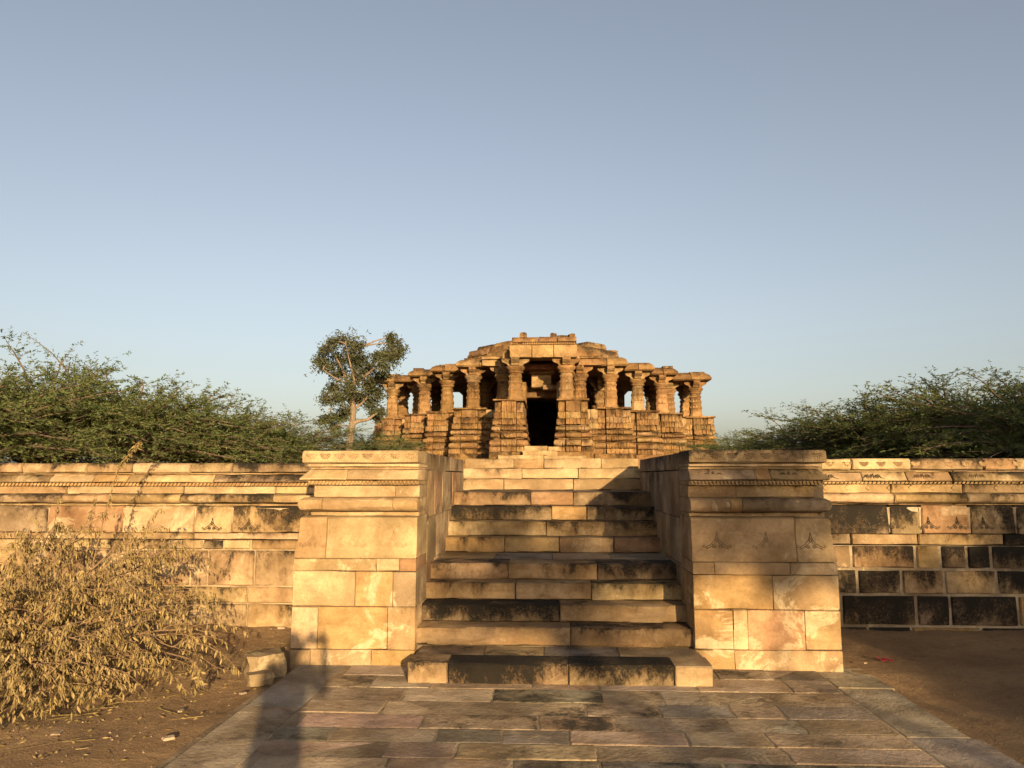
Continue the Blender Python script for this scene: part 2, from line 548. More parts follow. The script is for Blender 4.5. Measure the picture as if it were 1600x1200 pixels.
# ------------------------------------------------------------------ paved path of flagstones
def build_paving():
    root = empty('paving', (0, 5, 0)); root['kind'] = 'structure'
    bed = box_obj('mortar_bed', root, M_MORTAR, -2.13, 2.20, .2, 7.0, -.10, -.0035, (0.233, 0.18, 0.122, .10))
    r = random.Random(21)
    rows = [.3, .95, 1.55, 2.1, 2.6, 3.1, 3.55, 3.95, 4.3, 4.60, 4.86, 5.12, 5.42, 5.72, 6.06, 6.42, 6.86]
    tints = [(.33, .245, .165), (.35, .26, .175), (.29, .225, .155), (.24, .20, .15), (.37, .25, .165), (.41, .30, .19), (.225, .19, .145), (.35, .275, .19), (.38, .28, .185)]
    for j in range(len(rows)-1):
        y0, y1 = rows[j], rows[j+1]
        x = -1.72 + r.uniform(-.06, .06)
        edge = x
        end = 2.19
        first = True
        while x < end-.02:
            wdt = r.uniform(.30, .85)
            if end-(x+wdt) < .35: wdt = end-x
            c = r.choice(tints)
            li = r.choice((.1, .2, .3, .42, .5)) if c[0] < .25 else r.choice((.0, .1, .2, .3, .42))
            sl = r.uniform(-.035, .035)
            flag(root, x, x+wdt, y0, y1, r, c, li, sl)
            x += wdt
        # border slab on the left rim
    y = .3
    while y < 6.8:
        L = min(r.uniform(.9, 1.6), 6.84-y)
        if 6.84-(y+L) < .4: L = 6.84-y
        flag(root, -2.155, -1.74, y, y+L, r, r.choice(((.36, .275, .19), (.33, .26, .18), (.29, .24, .18))), r.choice((.1, .25)), 0)
        y += L
    # strip of bigger slabs along the right rim
    y = .3
    while y < 6.85:
        L = min(r.uniform(.8, 1.5), 6.88-y)
        if 6.88-(y+L) < .4: L = 6.88-y
        flag(root, 2.205, 2.62+r.uniform(-.05, .06), y, y+L, r, r.choice(((.30, .24, .17), (.24, .2, .155), (.28, .235, .18))), r.choice((.2, .4, .5)), 0, dz=-.012)
        y += L
    # thin upright kerb stones along the left rim
    y = .4
    while y < 6.6:
        L = r.uniform(.8, 1.35)
        L = min(L, 6.7-y)
        o = loft_stone('kerb_stone', root, M_PAVE, -2.27, -2.165, y, y+L-.01, [( -.006, -.14), (0, -.13), (0, -.065), (-.006, -.055)], color=tint((.33, .25, .17), .1, .05, .2), jit=.004, seed=int(y*100))
        y += L
    return root

def flag(root, x0, x1, y0, y1, r, c, li, sl, dz=0.0):
    """one flagstone with slightly crooked outline and worn rim"""
    g, b = .006, .007
    n = 4
    def ring(ins, z, jt):
        pts = []
        xs = [x0+g+ins, x1-g-ins]; ys = [y0+g+ins, y1-g-ins]
        cs = [(xs[0], ys[0]), (xs[1], ys[0]), (xs[1], ys[1]), (xs[0], ys[1])]
        for q in range(4):
            a, d = cs[q], cs[(q+1) % 4]
            for t in range(n):
                f = t/n
                pts.append([a[0]+(d[0]-a[0])*f, a[1]+(d[1]-a[1])*f, z])
        return pts
    wob = [(r.uniform(-.006, .006), r.uniform(-.006, .006)) for _ in range(4*n)]
    tiltx, tilty, dzz = r.uniform(-.003, .003), r.uniform(-.003, .003), r.uniform(-.004, .003)+dz
    cx, cy = (x0+x1)/2, (y0+y1)/2
    R0, R1, R2 = ring(0, -.07, 0), ring(0, -.0035, 0), ring(b, 0, 0)
    V = []
    for rg in (R0, R1, R2):
        for q, p in enumerate(rg):
            z = p[2]+ (dzz + tiltx*(p[0]-cx) + tilty*(p[1]-cy) if rg is not R0 else 0)
            yy = p[1]+wob[q][1]
            V.append((p[0]+wob[q][0]+sl*(p[1]-cy)-cx, yy-cy, z))
    k = 4*n
    Fc = []
    for a in (0, k):
        for q in range(k):
            Fc.append((a+q, a+(q+1) % k, a+k+(q+1) % k, a+k+q))
    Fc.append(tuple(range(2*k, 3*k)))
    Fc.append(tuple(reversed(range(k))))
    link('flagstone', mesh('flagstone', V, Fc, M_PAVE, .4), root, (cx, cy, 0), 0, tint((c[0]*1.54, c[1]*1.60, c[2]*1.68), .1, .06, li, r))
PAVING = build_paving()

# ------------------------------------------------------------------ staircase
ST_L, ST_R = -1.185, 1.245     # inner faces of the cheek walls
STEPS = [  # front Y, base z, top z, joints (picture columns), tints with lichen
    (6.82, .155, .310, [852+39], [(TAN, .18), (TAN, .5)]),
    (7.08, .310, .463, [874], [(GREY, .86), (TAN, .22)]),
    (7.33, .463, .617, [805.5, 924], [(TAN, .25), (TAN, .2), (PALE, .45)]),
    (7.58, .617, .770, [794, 933.6], [(TAN, .55), (TAN, .42), (GREY, .62)]),
    (8.66, .770, .932, [788.4, 874.5, 960], [(OCHRE, .3), (TAN, .15), (TAN, .1), (REDD, .3)]),
    (8.90, .932, 1.094, [854], [(PALE, .42), (TAN, .5)]),
    (9.13, 1.094, 1.256, [862.5, 918], [(GREY, .8), (OCHRE, .12), (GREY, .68)]),
    (9.38, 1.256, 1.421, [830, 896.7], [(TAN, .58), (REDD, .18), (GREY, .6)]),
    (10.40, 1.421, 1.573, [787, 897], [(PALE, .2), (PALE, .1), (PALE, .15)]),
    (10.60, 1.573, 1.715, [816, 905], [(PALE, .2), (PALE, .05), (PALE, .15)]),
    (10.80, 1.715, 1.855, [803, 850.6, 942], [(PALE, .28), (TAN, .3), (PALE, .12), (PALE, .2)]),
]
def build_stairs():
    root = empty('staircase', (0, 7.5, 0))
    tag(root, 'wide worn sandstone staircase climbing between the two moulded piers', 'staircase')
    rr = random.Random(5)
    # the low projecting slab at the foot
    Y = 6.20
    js = [635, 698.5, 888, 1054, 1115.5]
    cl = [(TAN, .48), (GREY, .92), (GREY, .94), (PALE, .12)]
    for i in range(4):
        loft_stone('bottom_slab', root, M_STEP, X(js[i], Y, 1055), X(js[i+1], Y, 1055), Y, 6.50, flat(-.02, .152, 0, .014), seed=i+50,
                   color=tint(cl[i][0], .05, .04, cl[i][1], rr), gap=.006, jit=.004, chip=.009, bev=.008)
    x = X(640, Y, 1055)
    for wd, c, li in ((.55, GREY, .5), (.5, GREY, .3), (.62, (.3, .25, .19), .3), (.72, GREY, .2)):
        x1 = min(x+wd, X(1110, Y, 1055))
        loft_stone('bottom_slab', root, M_PAVE, x, x1, 6.505, 6.84, flat(-.02, .150, 0, .01), color=tint(c, .1, .05, li, rr), seed=int(x*100)+9)
        x = x1
    box_obj('mortar_core', root, M_MORTAR, X(637, Y, 1055), X(1113, Y, 1055), 6.24, 6.8, -.02, .138, (0.265, 0.196, 0.117, .2))
    for k, (Y, z0, z1, js, cl) in enumerate(STEPS):
        yb = STEPS[k+1][0]+.03 if k+1 < len(STEPS) else 11.45
        lo, hi = (ST_L, ST_R) if k else (-1.215, 1.27)
        xs = [lo] + [X(j, Y, 900) for j in js] + [hi]
        for i in range(len(xs)-1):
            c, li = cl[i]
            loft_stone('step_stone', root, M_STEP, xs[i], xs[i+1], Y, min(yb, Y+.42), flat(z0-.001, z1, 0, .013), seed=k*20+i,
                       color=tint(tuple(q*.90 for q in c), .06, .04, min(1, li+.10), rr), gap=.003, jit=.004, chip=.013, bev=.006, seg=.12)
        if yb > Y+.5:      # landing flags behind the step's own stones
            y = Y+.425
            n = 4
            w_ = (ST_R-ST_L)/n
            for i in range(n):
                loft_stone('landing_slab', root, M_PAVE, ST_L+w_*i, ST_L+w_*(i+1), y, yb, flat(z0, z1-.002, 0, .01), seed=k*33+i+7,
                           color=tint(r_choice(rr, (GREY, TAN, (.33, .27, .2))), .1, .05, rr.uniform(.1, .3), rr))
    box_obj('mortar_core', root, M_MORTAR, ST_L+.02, ST_R-.02, 6.86, 8.7, -.02, .15, (0.159, 0.122, 0.0795, .3))
    return root

def r_choice(r, seq):
    return seq[r.randrange(len(seq))]
STAIRS = build_stairs()

# ------------------------------------------------------------------ carvings
def lotus_mesh(rad=.052, n=7, h=.010, mat=None):
    """half lotus hanging from its flat side: a fan of domed petals round a small boss (front towards -y)"""
    V, Fc = [], []
    for i in range(n):
        a = math.pi*(i+.5)/n
        dx, dz = math.cos(a), -math.sin(a)
        px, pz = -dz, dx
        b = len(V)
        wd = rad*.19
        prof = [(.30, .30, .2), (.55, .85, .9), (.80, 1.0, 1.0), (1.0, .55, .35)]
        for t, ww, hh in prof:
            for s, f in ((-1, 0), (0, 1), (1, 0)):
                V.append((dx*rad*t+px*wd*ww*s, -h*hh*f-.0005, dz*rad*t+pz*wd*ww*s))
        for q in range(3):
            for s in range(2):
                Fc.append((b+q*3+s, b+q*3+s+1, b+q*3+s+4, b+q*3+s+3))
    b = len(V)
    V.append((0, -h*1.2, -rad*.1))
    for i in range(7):
        a = math.pi*i/6
        V.append((math.cos(a)*rad*.27, -.0005, -math.sin(a)*rad*.27))
    for i in range(6):
        Fc.append((b, b+1+i, b+2+i))
    return mesh('lotus', V, Fc, mat or M_STONE, 1.2)

def gable_lines(s=1.0, variant=0):
    """chaitya-arch motif as poly-lines in the (x,z) plane"""
    L = []
    leg = ((.0, .20), (.007, .165), (.014, .135), (.026, .106), (.044, .080), (.070, .056), (.102, .034), (.136, .016), (.160, .010))
    for sx in (1, -1):
        L.append([(sx*x*s, z*s) for x, z in leg])
        L.append([(sx*(x-.016)*s, (z-.020)*s) for x, z in leg[3:]])
        for (x, z) in leg[3:-1:2]:
            L.append([(sx*x*s, z*s), (sx*(x-.014)*s, (z-.018)*s)])
        L.append([(sx*(.160+.014*math.sin(a*.5))*s, (.010+.014*(1-math.cos(a*.5)))*s) for a in range(9)])
        sp = []
        for i in range(16):
            t = i/15
            a = -.6+t*3.6*math.pi
            rr = .028*(1-t*.85)
            sp.append((sx*(.038+rr*math.cos(a))*s, (.020+rr*math.sin(a))*s))
        L.append(sp)
        L.append([(sx*.010*math.sin(a*math.pi/8)*s, (.075+.026*(1-math.cos(a*math.pi/8)))*s) for a in range(9)])
    return L

def face_at(prof, z0):
    """how far a moulded face stands out at height z above z0"""
    zs = [p[1] for p in prof]; ds = [p[0] for p in prof]
    return lambda z: -float(np.interp(z0+z, zs, ds))

def carve_mesh(lines, rad=.0045, name='carving', mat=None, yf=None):
    tl = []
    for l in lines:
        P = [(x, yf(z) if yf else 0.0, z) for x, z in l]
        tl.append((P, [rad]*len(P)))
    V, Fc = tubes(tl, 5)
    return mesh(name, V, Fc, mat or M_CARVE, .9)

ME_LOTUS = lotus_mesh()
def diamond_mesh():
    V, Fc = tubes([([(x, 0, z) for x, z in ((-.028, 0), (0, .028), (.028, 0), (0, -.028), (-.028, 0))], [.004]*5)], 4)
    return mesh('diamond', V, Fc, M_CARVE)
ME_DIAMOND = diamond_mesh()
def scroll_mesh():
    L = []
    for sx in (1, -1):
        L.append([(sx*(.05+.026*(1-t/14)*math.cos(t*.75)), .028+.026*(1-t/14)*math.sin(t*.75)) for t in range(13)])
        L.append([(sx*.02, .0), (sx*.012, .03), (0, .06)])
        L.append([(sx*.075, .03), (sx*.10, .012), (sx*.14, .004)])
    return carve_mesh(L, .005, 'scroll_carving')
ME_SCROLL = scroll_mesh()

def teeth_band(name, parent, x0, x1, yf, z0, z1, step, color, rope=False, depth=.02, mat=None, frame=(0, 0, 0)):
    """row of small hanging teeth (zigzag) or of slanting rope strands"""
    V, Fc = [], []
    n = int((x1-x0)/step)
    r = random.Random(int(x0*100))
    for i in range(n):
        a = x0+(x1-x0)*i/n; b = x0+(x1-x0)*(i+1)/n
        if r.random() < .03: continue
        q = len(V)
        h = (z1-z0)
        if rope:
            s = step*.35
            pts = [(a, z0), (a+step*.55, z0), (a+step*.55+s, z1), (a+s, z1)]
        else:
            pts = [(a, z1), ((a+b)/2, z0+h*r.uniform(0, .2)), (b, z1)]
        m = len(pts)
        for y in (yf-depth, yf):
            V += [(x, y, z) for x, z in pts]
        Fc.append(tuple(range(q, q+m)) if rope else tuple(range(q, q+m)))
        for t in range(m):
            Fc.append((q+t, q+m+t, q+m+(t+1) % m, q+(t+1) % m))
    cx, cy, cz = (x0+x1)/2, yf, (z0+z1)/2
    V = [(x-cx, y-cy, z-cz) for x, y, z in V]
    o = link(name, mesh(name, V, Fc, mat or M_STONE), parent, (cx, cy, cz), 0, color)
    o['kind'] = 'stuff'
    return o

# ------------------------------------------------------------------ the two moulded piers beside the stairs
PY = 6.78
def pz(y): return Z(y, PY)
def build_pier(side):
    left = side < 0
    xo, xi = (-2.20, ST_L+.03) if left else (2.395, ST_R-.03)
    name = 'stair_pier'
    root = empty(name, ((xo+xi)/2, 7.1, 0))
    tag(root, 'sunlit golden moulded stone pier left of the stairs, lotus carvings on its cap' if left else
        'moulded stone pier right of the stairs with dark weathered cap and gable carvings', 'stone pier', 'moulded piers flanking the staircase')
    rr = random.Random(11 if left else 12)
    x0, x1 = min(xo, xi), max(xo, xi)
    YB = 7.30
    def course(nm, za, zb, prof, joints, cols, jit=.003, chip=.006, gap=.0013):
        xs = [x0] + [X(j, PY, 850) for j in joints] + [x1]
        outs = []
        for i in range(len(xs)-1):
            oL = 1 if (left and i == 0) else 0
            oR = 1 if (not left and i == len(xs)-2) else 0
            c, li = cols[i]
            outs.append(loft_stone(nm, root, M_BASE if nm == 'base_stone' else M_STONE, xs[i], xs[i+1], PY, YB, prof, oL, oR, seed=int(za*1000)+i*7+(0 if left else 500),
                                   color=tint(c, .05, .04, li, rr), jit=jit, chip=chip, gap=gap, bev=.004))
        return outs
    q = lambda y: pz(y)
    P = PALE if left else TAN
    T = TAN
    lz = 0 if left else 1
    # cap
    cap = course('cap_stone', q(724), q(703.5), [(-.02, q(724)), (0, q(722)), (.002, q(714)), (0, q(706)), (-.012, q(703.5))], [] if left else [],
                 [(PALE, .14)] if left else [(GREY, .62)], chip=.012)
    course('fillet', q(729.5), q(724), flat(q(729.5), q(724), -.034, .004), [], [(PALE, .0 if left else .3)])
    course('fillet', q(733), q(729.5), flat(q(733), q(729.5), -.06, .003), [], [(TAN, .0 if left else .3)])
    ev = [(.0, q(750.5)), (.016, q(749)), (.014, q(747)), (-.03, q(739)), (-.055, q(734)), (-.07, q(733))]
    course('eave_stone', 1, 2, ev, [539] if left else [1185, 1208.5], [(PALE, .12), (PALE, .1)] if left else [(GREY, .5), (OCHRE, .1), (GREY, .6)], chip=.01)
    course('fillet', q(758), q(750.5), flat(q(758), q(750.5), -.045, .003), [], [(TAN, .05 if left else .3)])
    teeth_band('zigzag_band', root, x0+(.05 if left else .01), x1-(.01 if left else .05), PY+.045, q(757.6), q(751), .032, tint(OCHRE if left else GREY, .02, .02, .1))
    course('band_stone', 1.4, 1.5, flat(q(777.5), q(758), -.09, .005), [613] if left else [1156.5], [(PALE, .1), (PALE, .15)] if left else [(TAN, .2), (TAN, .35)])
    tz0, tz1 = q(800.5), q(777.5)
    course('torus_stone', 1.3, 1.4, torus(tz0, tz1, .022, .085), [502, 613] if left else [1143.5, 1161.5],
           [(TAN, .25), (TAN, .12), (TAN, .1)] if left else [(TAN, .2), (OCHRE, .1), (GREY, .42)], chip=.006)
    course('fillet', q(807.5), q(800.5), flat(q(807.5), q(800.5), -.07, .004), [], [(TAN, .1 if left else .3)])
    kb, kt = q(873.5 if left else 876), q(807.5)
    kp = [(.03, kb+.002), (.035, kb+.012), (.030, kb+.07), (.018, kb+.13), (.008, kb+.19), (.004, kb+.27), (.004, kt-.03), (-.004, kt-.012), (-.025, kt-.002)]
    ku = course('moulded_block', .9, 1.2, kp, [510.5] if left else [1243], [(TAN, .12), (PALE, .12)] if left else [(TAN, .22), (TAN, .3)], jit=.002)
    b1, b2, b3, b4 = (893.5, 949.5, 1017, 1043) if left else (896, 949.5, 1011, 1041)
    course('base_stone', 1.0, 1.1, flat(q(b1), kb, .035, .008), [590, 625.5] if left else [1114.5, 1231.5],
           [(PALE, .05), (PALE, .0), (REDD, .1)] if left else [(TAN, .12), (TAN, .15), (PALE, .25)], chip=.010)
    course('base_stone', 1.1, 1.1, flat(q(b2), q(b1), .036, .008), [558, 616] if left else [1203],
           [(PALE, .05), (OCHRE, .2), (GREY, .05)] if left else [(OCHRE, .12), (TAN, .15)], chip=.010)
    course('base_stone', 1.2, 1.1, flat(q(b3), q(b2), .038, .008), [502, 609] if left else [1140, 1162, 1250],
           [(PALE, .2), (OCHRE, .2), (TAN, .2)] if left else [(OCHRE, .1), (PALE, .08), (REDD, .15), (TAN, .15)], chip=.012)
    course('base_stone', 1.3, 1.1, flat(-.06, q(b3), .04, .008), [492, 585] if left else [1141], [(GREY, .15), (PALE, .15), (OCHRE, .1)] if left else [(OCHRE, .15), (TAN, .25)], chip=.014)
    # carved half lotuses under the cap's rim
    nl = 8
    for i in range(nl):
        xx = x0+.085+(x1-x0-.16)*i/(nl-1)
        link('lotus_carving', ME_LOTUS, cap[0], (xx, PY-.001, q(708)), 0, tint(PALE if left else GREY, .05, .03, .1 if left else .5, rr))
    # gable motifs on the moulded block
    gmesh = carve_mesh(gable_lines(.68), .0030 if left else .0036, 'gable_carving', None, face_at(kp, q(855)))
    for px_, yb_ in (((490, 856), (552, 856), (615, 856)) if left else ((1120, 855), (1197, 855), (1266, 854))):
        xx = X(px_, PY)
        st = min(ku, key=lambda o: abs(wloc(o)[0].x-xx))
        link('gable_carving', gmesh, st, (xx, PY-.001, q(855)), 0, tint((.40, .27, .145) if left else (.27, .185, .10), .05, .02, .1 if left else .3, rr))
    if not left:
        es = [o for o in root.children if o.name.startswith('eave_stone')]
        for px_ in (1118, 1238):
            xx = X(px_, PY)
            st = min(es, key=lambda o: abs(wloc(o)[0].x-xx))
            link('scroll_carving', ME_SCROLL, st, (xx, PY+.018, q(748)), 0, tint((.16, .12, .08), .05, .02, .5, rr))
    box_obj('mortar_core', root, M_MORTAR, x0+.11, x1-.004, PY+.11, 8.6, -.08, q(706), (0.212, 0.159, 0.101, .1))
    # cheek wall towards the stairs, stones laid along the axis
    rot = R(90) if left else R(-90)
    # local x runs along +Y (left) or -Y (right); front faces the stairs
    face = xi
    ys = [YB+.002, 10.42]
    levels = [(0.0, .45), (.45, .80), (.80, 1.22), (1.22, 1.66)]
    jn = [[7.9, 8.6, 9.5], [7.75, 8.3, 9.1, 9.9], [7.95, 8.9, 9.6], [7.8, 8.35, 9.2, 9.85]]
    def cheek(nm, a, b, z0, z1, face_, th, c, li, sd, mat=M_STONE):
        # a..b along Y
        if left:   # rot +90: local (x,y)->world(-y, x): local front (-y) -> +X
            fr = (0, 0, R(90)); xa, xb = a, b; yf_ = -face_; yb_ = yf_+th
        else:      # rot -90: local (x,y)->world(y,-x): front (-y) -> -X
            fr = (0, 0, R(-90)); xa, xb = -b, -a; yf_ = face_; yb_ = yf_+th
        return loft_stone(nm, root, mat, xa, xb, yf_, yb_, flat(z0, z1, 0, .006), frame=fr, seed=sd, color=tint(c, .07, .04, li, rr), jit=.003, chip=.006, seg=.22)
    # end grain of the front stones: slabs closing the side of the pier front
    for li_, (z0, z1) in enumerate(levels):
        bb = [ys[0]]+jn[li_]+[ys[1]]
        for i in range(len(bb)-1):
            cheek('cheek_stone', bb[i], bb[i+1], z0, z1, face+(.0 if left else 0), .34, rr.choice((TAN, (.47, .34, .22), REDD, GREY)), rr.uniform(.0, .3) + (.0 if left else .1), li_*40+i+(0 if left else 300))
    bb = [YB+.002, 8.1, 9.0, 9.8, 10.42]
    for i in range(4):
        cheek('cap_stone', bb[i], bb[i+1], 1.665, q(703.5)-.004, face, .5, GREY if not left or i else TAN, rr.uniform(.45, .7) if not left else rr.uniform(.25, .5), 900+i+(0 if left else 300))
    # outer flank of the pier back to the terrace wall
    def flank(a, b, z0, z1, c, li, sd):
        fx = xo
        if left:
            fr = (0, 0, R(-90)); loft_stone('flank_stone', root, M_STONE, -b, -a, fx, fx+.3, flat(z0, z1, 0, .006), frame=fr, seed=sd, color=tint(c, .07, .04, li, rr))
        else:
            fr = (0, 0, R(90)); loft_stone('flank_stone', root, M_STONE, a, b, -fx, -fx+.3, flat(z0, z1, 0, .006), frame=fr, seed=sd, color=tint(c, .07, .04, li, rr))
    for li_, (z0, z1) in enumerate([(-.06, .3), (.3, .6), (.6, .88), (.88, 1.25), (1.25, 1.55), (1.55, 1.82)]):
        m_ = rr.uniform(7.6, 8.0)
        flank(YB+.002, m_, z0, z1, TAN, .2, 1200+li_); flank(m_, 8.9, z0, z1, TAN, .2, 1300+li_)
    return root
PIER_L = build_pier(-1)
PIER_R = build_pier(1)

# ------------------------------------------------------------------ terrace retaining walls
WY = 8.35
def build_wall(left):
    root = empty('terrace_wall', (-5 if left else 5, WY+.3, 0))
    tag(root, 'sunlit moulded stone terrace wall behind the dry bush' if left else
        'moulded terrace wall right of the stairs, blackened with lichen, pale mortar joints', 'stone wall', 'retaining walls of the terrace')
    rr = random.Random(31 if left else 32)
    xa, xb = (-9.0, -2.15) if left else (2.35, 9.0)
    YB = WY+.42
    q = lambda y: Z(y, WY)
    def course(nm, prof, joints, cols, jit=.004, chip=.012, gap=.004, mn=.8, mx=1.5, dcol=None):
        xs = [X(j, WY, 850) for j in joints]
        if left:
            x = xs[0]; ext = []
            while x > xa+.5:
                x -= rr.uniform(mn, mx); ext.append(max(x, xa))
            xs = ext[::-1]+xs+[xb]
            cols = [dcol() for _ in ext[1:]]+cols
        else:
            x = xs[-1]; ext = []
            while x < xb-.5:
                x += rr.uniform(mn, mx); ext.append(min(x, xb))
            xs = [xa]+xs+ext
            cols = cols+[dcol() for _ in ext]
        out = []
        for i in range(len(xs)-1):
            c, li = cols[i] if i < len(cols) else dcol()
            li = li*1.1+.10 if left else min(1, li+(.10 if nm in ('wall_stone', 'moulded_block', 'ledge_stone') and li > .3 else .05))
            out.append(loft_stone(nm, root, M_STONE, xs[i], xs[i+1], WY, YB, prof, seed=rr.randrange(99999), color=tint(c, .06, .05, li, rr), jit=jit, chip=chip, gap=gap, bev=.012))
        return out
    dl = lambda: (rr.choice((TAN, PALE, TAN)), rr.choice((.1, .2, .35, .45)))
    dr = lambda: (rr.choice((TAN, GREY, TAN)), rr.choice((.5, .75, .9, .95)))
    if left:
        y = dict(cap0=738.5, cap1=723, ev0=754, ro0=760, ba0=772.5, to0=788, ku1=792, ku0=834, le0=844.5, c1=861, c2=919, c3=946)
    else:
        y = dict(cap0=734.5, cap1=717, ev0=752, ro0=756, ba0=770, to0=786, ku1=788.5, ku0=832, le0=848.5, c1=886, c2=925, c3=973)
    T = 0.0
    cap = course('cap_stone', [(-.015, q(y['cap0'])), (0, q(y['cap0'])+.012), (.002, (q(y['cap0'])+q(y['cap1']))/2), (-.004, q(y['cap1'])-.02), (-.03, q(y['cap1']))],
           [25, 127, 199.5, 291, 357] if left else [1337.5, 1432, 1547, 1598], [(TAN, .55), (PALE, .42), (TAN, .35), (PALE, .15), (PALE, .3), (GREY, .62)] if left else [(PALE, .1), (PALE, .15), (GREY, .6), (REDD, .45), (GREY, .55)], dcol=dl if left else dr)
    course('fillet', flat(q(y['cap0']+3), q(y['cap0']), -.05, .003), [200] if left else [1500], [(TAN, .3), (TAN, .3)] if left else [(PALE, .1), (GREY, .5)], dcol=dl, mn=1.5, mx=2)
    ev = [(.0, q(y['ev0'])), (.012, q(y['ev0'])+.01), (-.02, q(y['ev0'])+.05), (-.055, q(y['cap0']+3)-.008), (-.065, q(y['cap0']+3))]
    eav = course('eave_stone', ev, [69, 138, 192, 328] if left else [1354, 1425, 1495], [(GREY, .4), (PALE, .2), (OCHRE, .1), (PALE, .15), (GREY, .6)] if left else [(PALE, .1), (PALE, .3), (TAN, .5), (GREY, .62)], dcol=dl if left else dr)
    course('fillet', flat(q(y['ro0']), q(y['ev0']), -.05, .003), [200] if left else [1500], [(REDD, .2), (REDD, .2)] if left else [(PALE, .1), (GREY, .4)], dcol=dl, mn=1.5, mx=2)
    x_from, x_to = (-8.9, -2.22) if left else (2.45, 8.9)
    teeth_band('rope_band', root, x_from, x_to, WY+.05, q(y['ro0'])+.004, q(y['ev0'])-.004, .042, tint(OCHRE if left else TAN, .02, .02, .25), rope=True)
    ban = course('band_stone', flat(q(y['ba0']), q(y['ro0']), -.075, .005), [91, 210, 277, 423] if left else [1402, 1517], [(TAN, .4), (PALE, .15), (PALE, .2), (PALE, .15), (PALE, .1)] if left else [(PALE, .1), (TAN, .25), (GREY, .5)], dcol=dl if left else dr)
    course('torus_stone', torus(q(y['to0']), q(y['ba0']), .012, .08), [91, 168, 277, 423] if left else [1402, 1517], [(GREY, .6), (TAN, .45), (TAN, .35), (TAN, .5), (PALE, .1)] if left else [(PALE, .15), (TAN, .45), (GREY, .55)], dcol=dl if left else dr)
    course('fillet', flat(q(y['ku1']), q(y['to0']), -.07, .004), [200] if left else [1500], [(TAN, .3), (TAN, .3)], dcol=dl, mn=1.5, mx=2)
    kb, kt = q(y['ku0']), q(y['ku1'])
    kp = [(.02, kb+.002), (.028, kb+.012), (.02, kb+.07), (.006, kb+.14), (.004, kt-.03), (-.02, kt-.002)]
    kum = course('moulded_block', kp, [72, 190, 303, 361] if left else [1392, 1441, 1518, 1590], [(GREY, .45), (REDD, .2), (PALE, .1), (PALE, .3), (TAN, .66), (GREY, .8)] if left else [(GREY, .88), (GREY, .72), (REDD, .3), (GREY, .78), (GREY, .7)],
                 gap=.004 if left else .011, dcol=dl if left else dr)
    course('ledge_stone', flat(q(y['le0']), kb, .032, .008), [150, 303] if left else [1328.5, 1433, 1567.5], [(TAN, .2), (TAN, .25), (PALE, .3)] if left else [(GREY, .5), (TAN, .25), (TAN, .45), (GREY, .9)], gap=.006, dcol=dl if left else dr)
    gp = .008 if left else .016
    zz = (.006 if left else .012)
    course('wall_stone', flat(q(y['c1'])+zz, q(y['le0'])-zz, .026, .012), [265, 318, 350, 393] if left else [1328.5, 1428, 1467, 1508, 1546], [(TAN, .4), (PALE, .2), (GREY, .5), (PALE, .1), (TAN, .3)] if left else [(GREY, .2), (TAN, .62), (TAN, .25), (GREY, .92), (GREY, .95), (GREY, .85)], gap=gp, mn=.4, mx=.9, chip=.011, dcol=dl if left else dr)
    course('wall_stone', flat(q(y['c2'])+zz, q(y['c1'])-zz, .026, .012), [300, 327, 400] if left else [1336, 1404.5, 1470.5, 1552], [(TAN, .45), (GREY, .3), (TAN, .5), (PALE, .35)] if left else [(GREY, .65), (GREY, .88), (TAN, .5), (TAN, .4), (GREY, .85)], gap=gp, mn=.4, mx=.9, chip=.011, dcol=dl if left else dr)
    course('wall_stone', flat(q(y['c3'])+zz, q(y['c2'])-zz, .03, .012), [310, 390] if left else [1309, 1425, 1477, 1582], [(TAN, .4), (PALE, .45), (TAN, .25)] if left else [(GREY, .6), (GREY, .85), (GREY, .95), (GREY, .95), (OCHRE, .15)], gap=gp, mn=.5, mx=1.0, chip=.011, dcol=dl if left else dr)
    course('wall_stone', flat(-.1, q(y['c3'])-zz, .034, .012), [391] if left else [1348, 1415, 1523], [(PALE, .3), (TAN, .3)] if left else [(GREY, .6), (GREY, .85), (OCHRE, .25), (GREY, .9)], gap=gp, mn=.5, mx=1.0, chip=.011, dcol=dl if left else dr)
    # mortar behind the stones
    mc = (0.307, 0.233, 0.148, .12) if left else (0.29, 0.235, 0.165, .26)
    box_obj('mortar_core', root, M_MORTAR, xa+.02, xb-.02, WY-.004, WY+.35, -.1, q(y['le0'])-.01, mc)
    box_obj('mortar_core', root, M_MORTAR, xa+.02, xb-.02, WY+.010, WY+.35, q(y['ku0'])+.01, q(y['ku1'])-.02, mc)
    def near(lst, xx): return min(lst, key=lambda o: abs(wloc(o)[0].x-xx))
    gmesh = carve_mesh(gable_lines(.62), .0042, 'gable_carving', None, face_at(kp, q(829 if left else 824)))
    if left:
        for px_ in (331, 388, 443):
            xx = X(px_, WY); link('gable_carving', gmesh, near(kum, xx), (xx, WY-.001, q(829)), 0, tint((.12, .085, .05), .05, .03, .6, rr))
    else:
        for px_ in (1306, 1344, 1399, 1452, 1497, 1538, 1580):
            xx = X(px_, WY); link('gable_carving', gmesh, near(kum, xx), (xx, WY-.001, q(824)), 0, tint((.12, .09, .06), .05, .03, .6, rr))
        for i in range(12):
            xx = X(1298+34*i, WY); link('diamond_carving', ME_DIAMOND, near(ban, xx), (xx, WY+.074, q(762)), 0, tint((.22, .15, .08), .05, .03, .4, rr))
        for i in range(13):
            xx = X(1303+27*i, WY); link('lotus_carving', ME_LOTUS, near(cap, xx), (xx, WY-.001, q(722)), 0, tint(TAN, .1, .03, .4, rr))
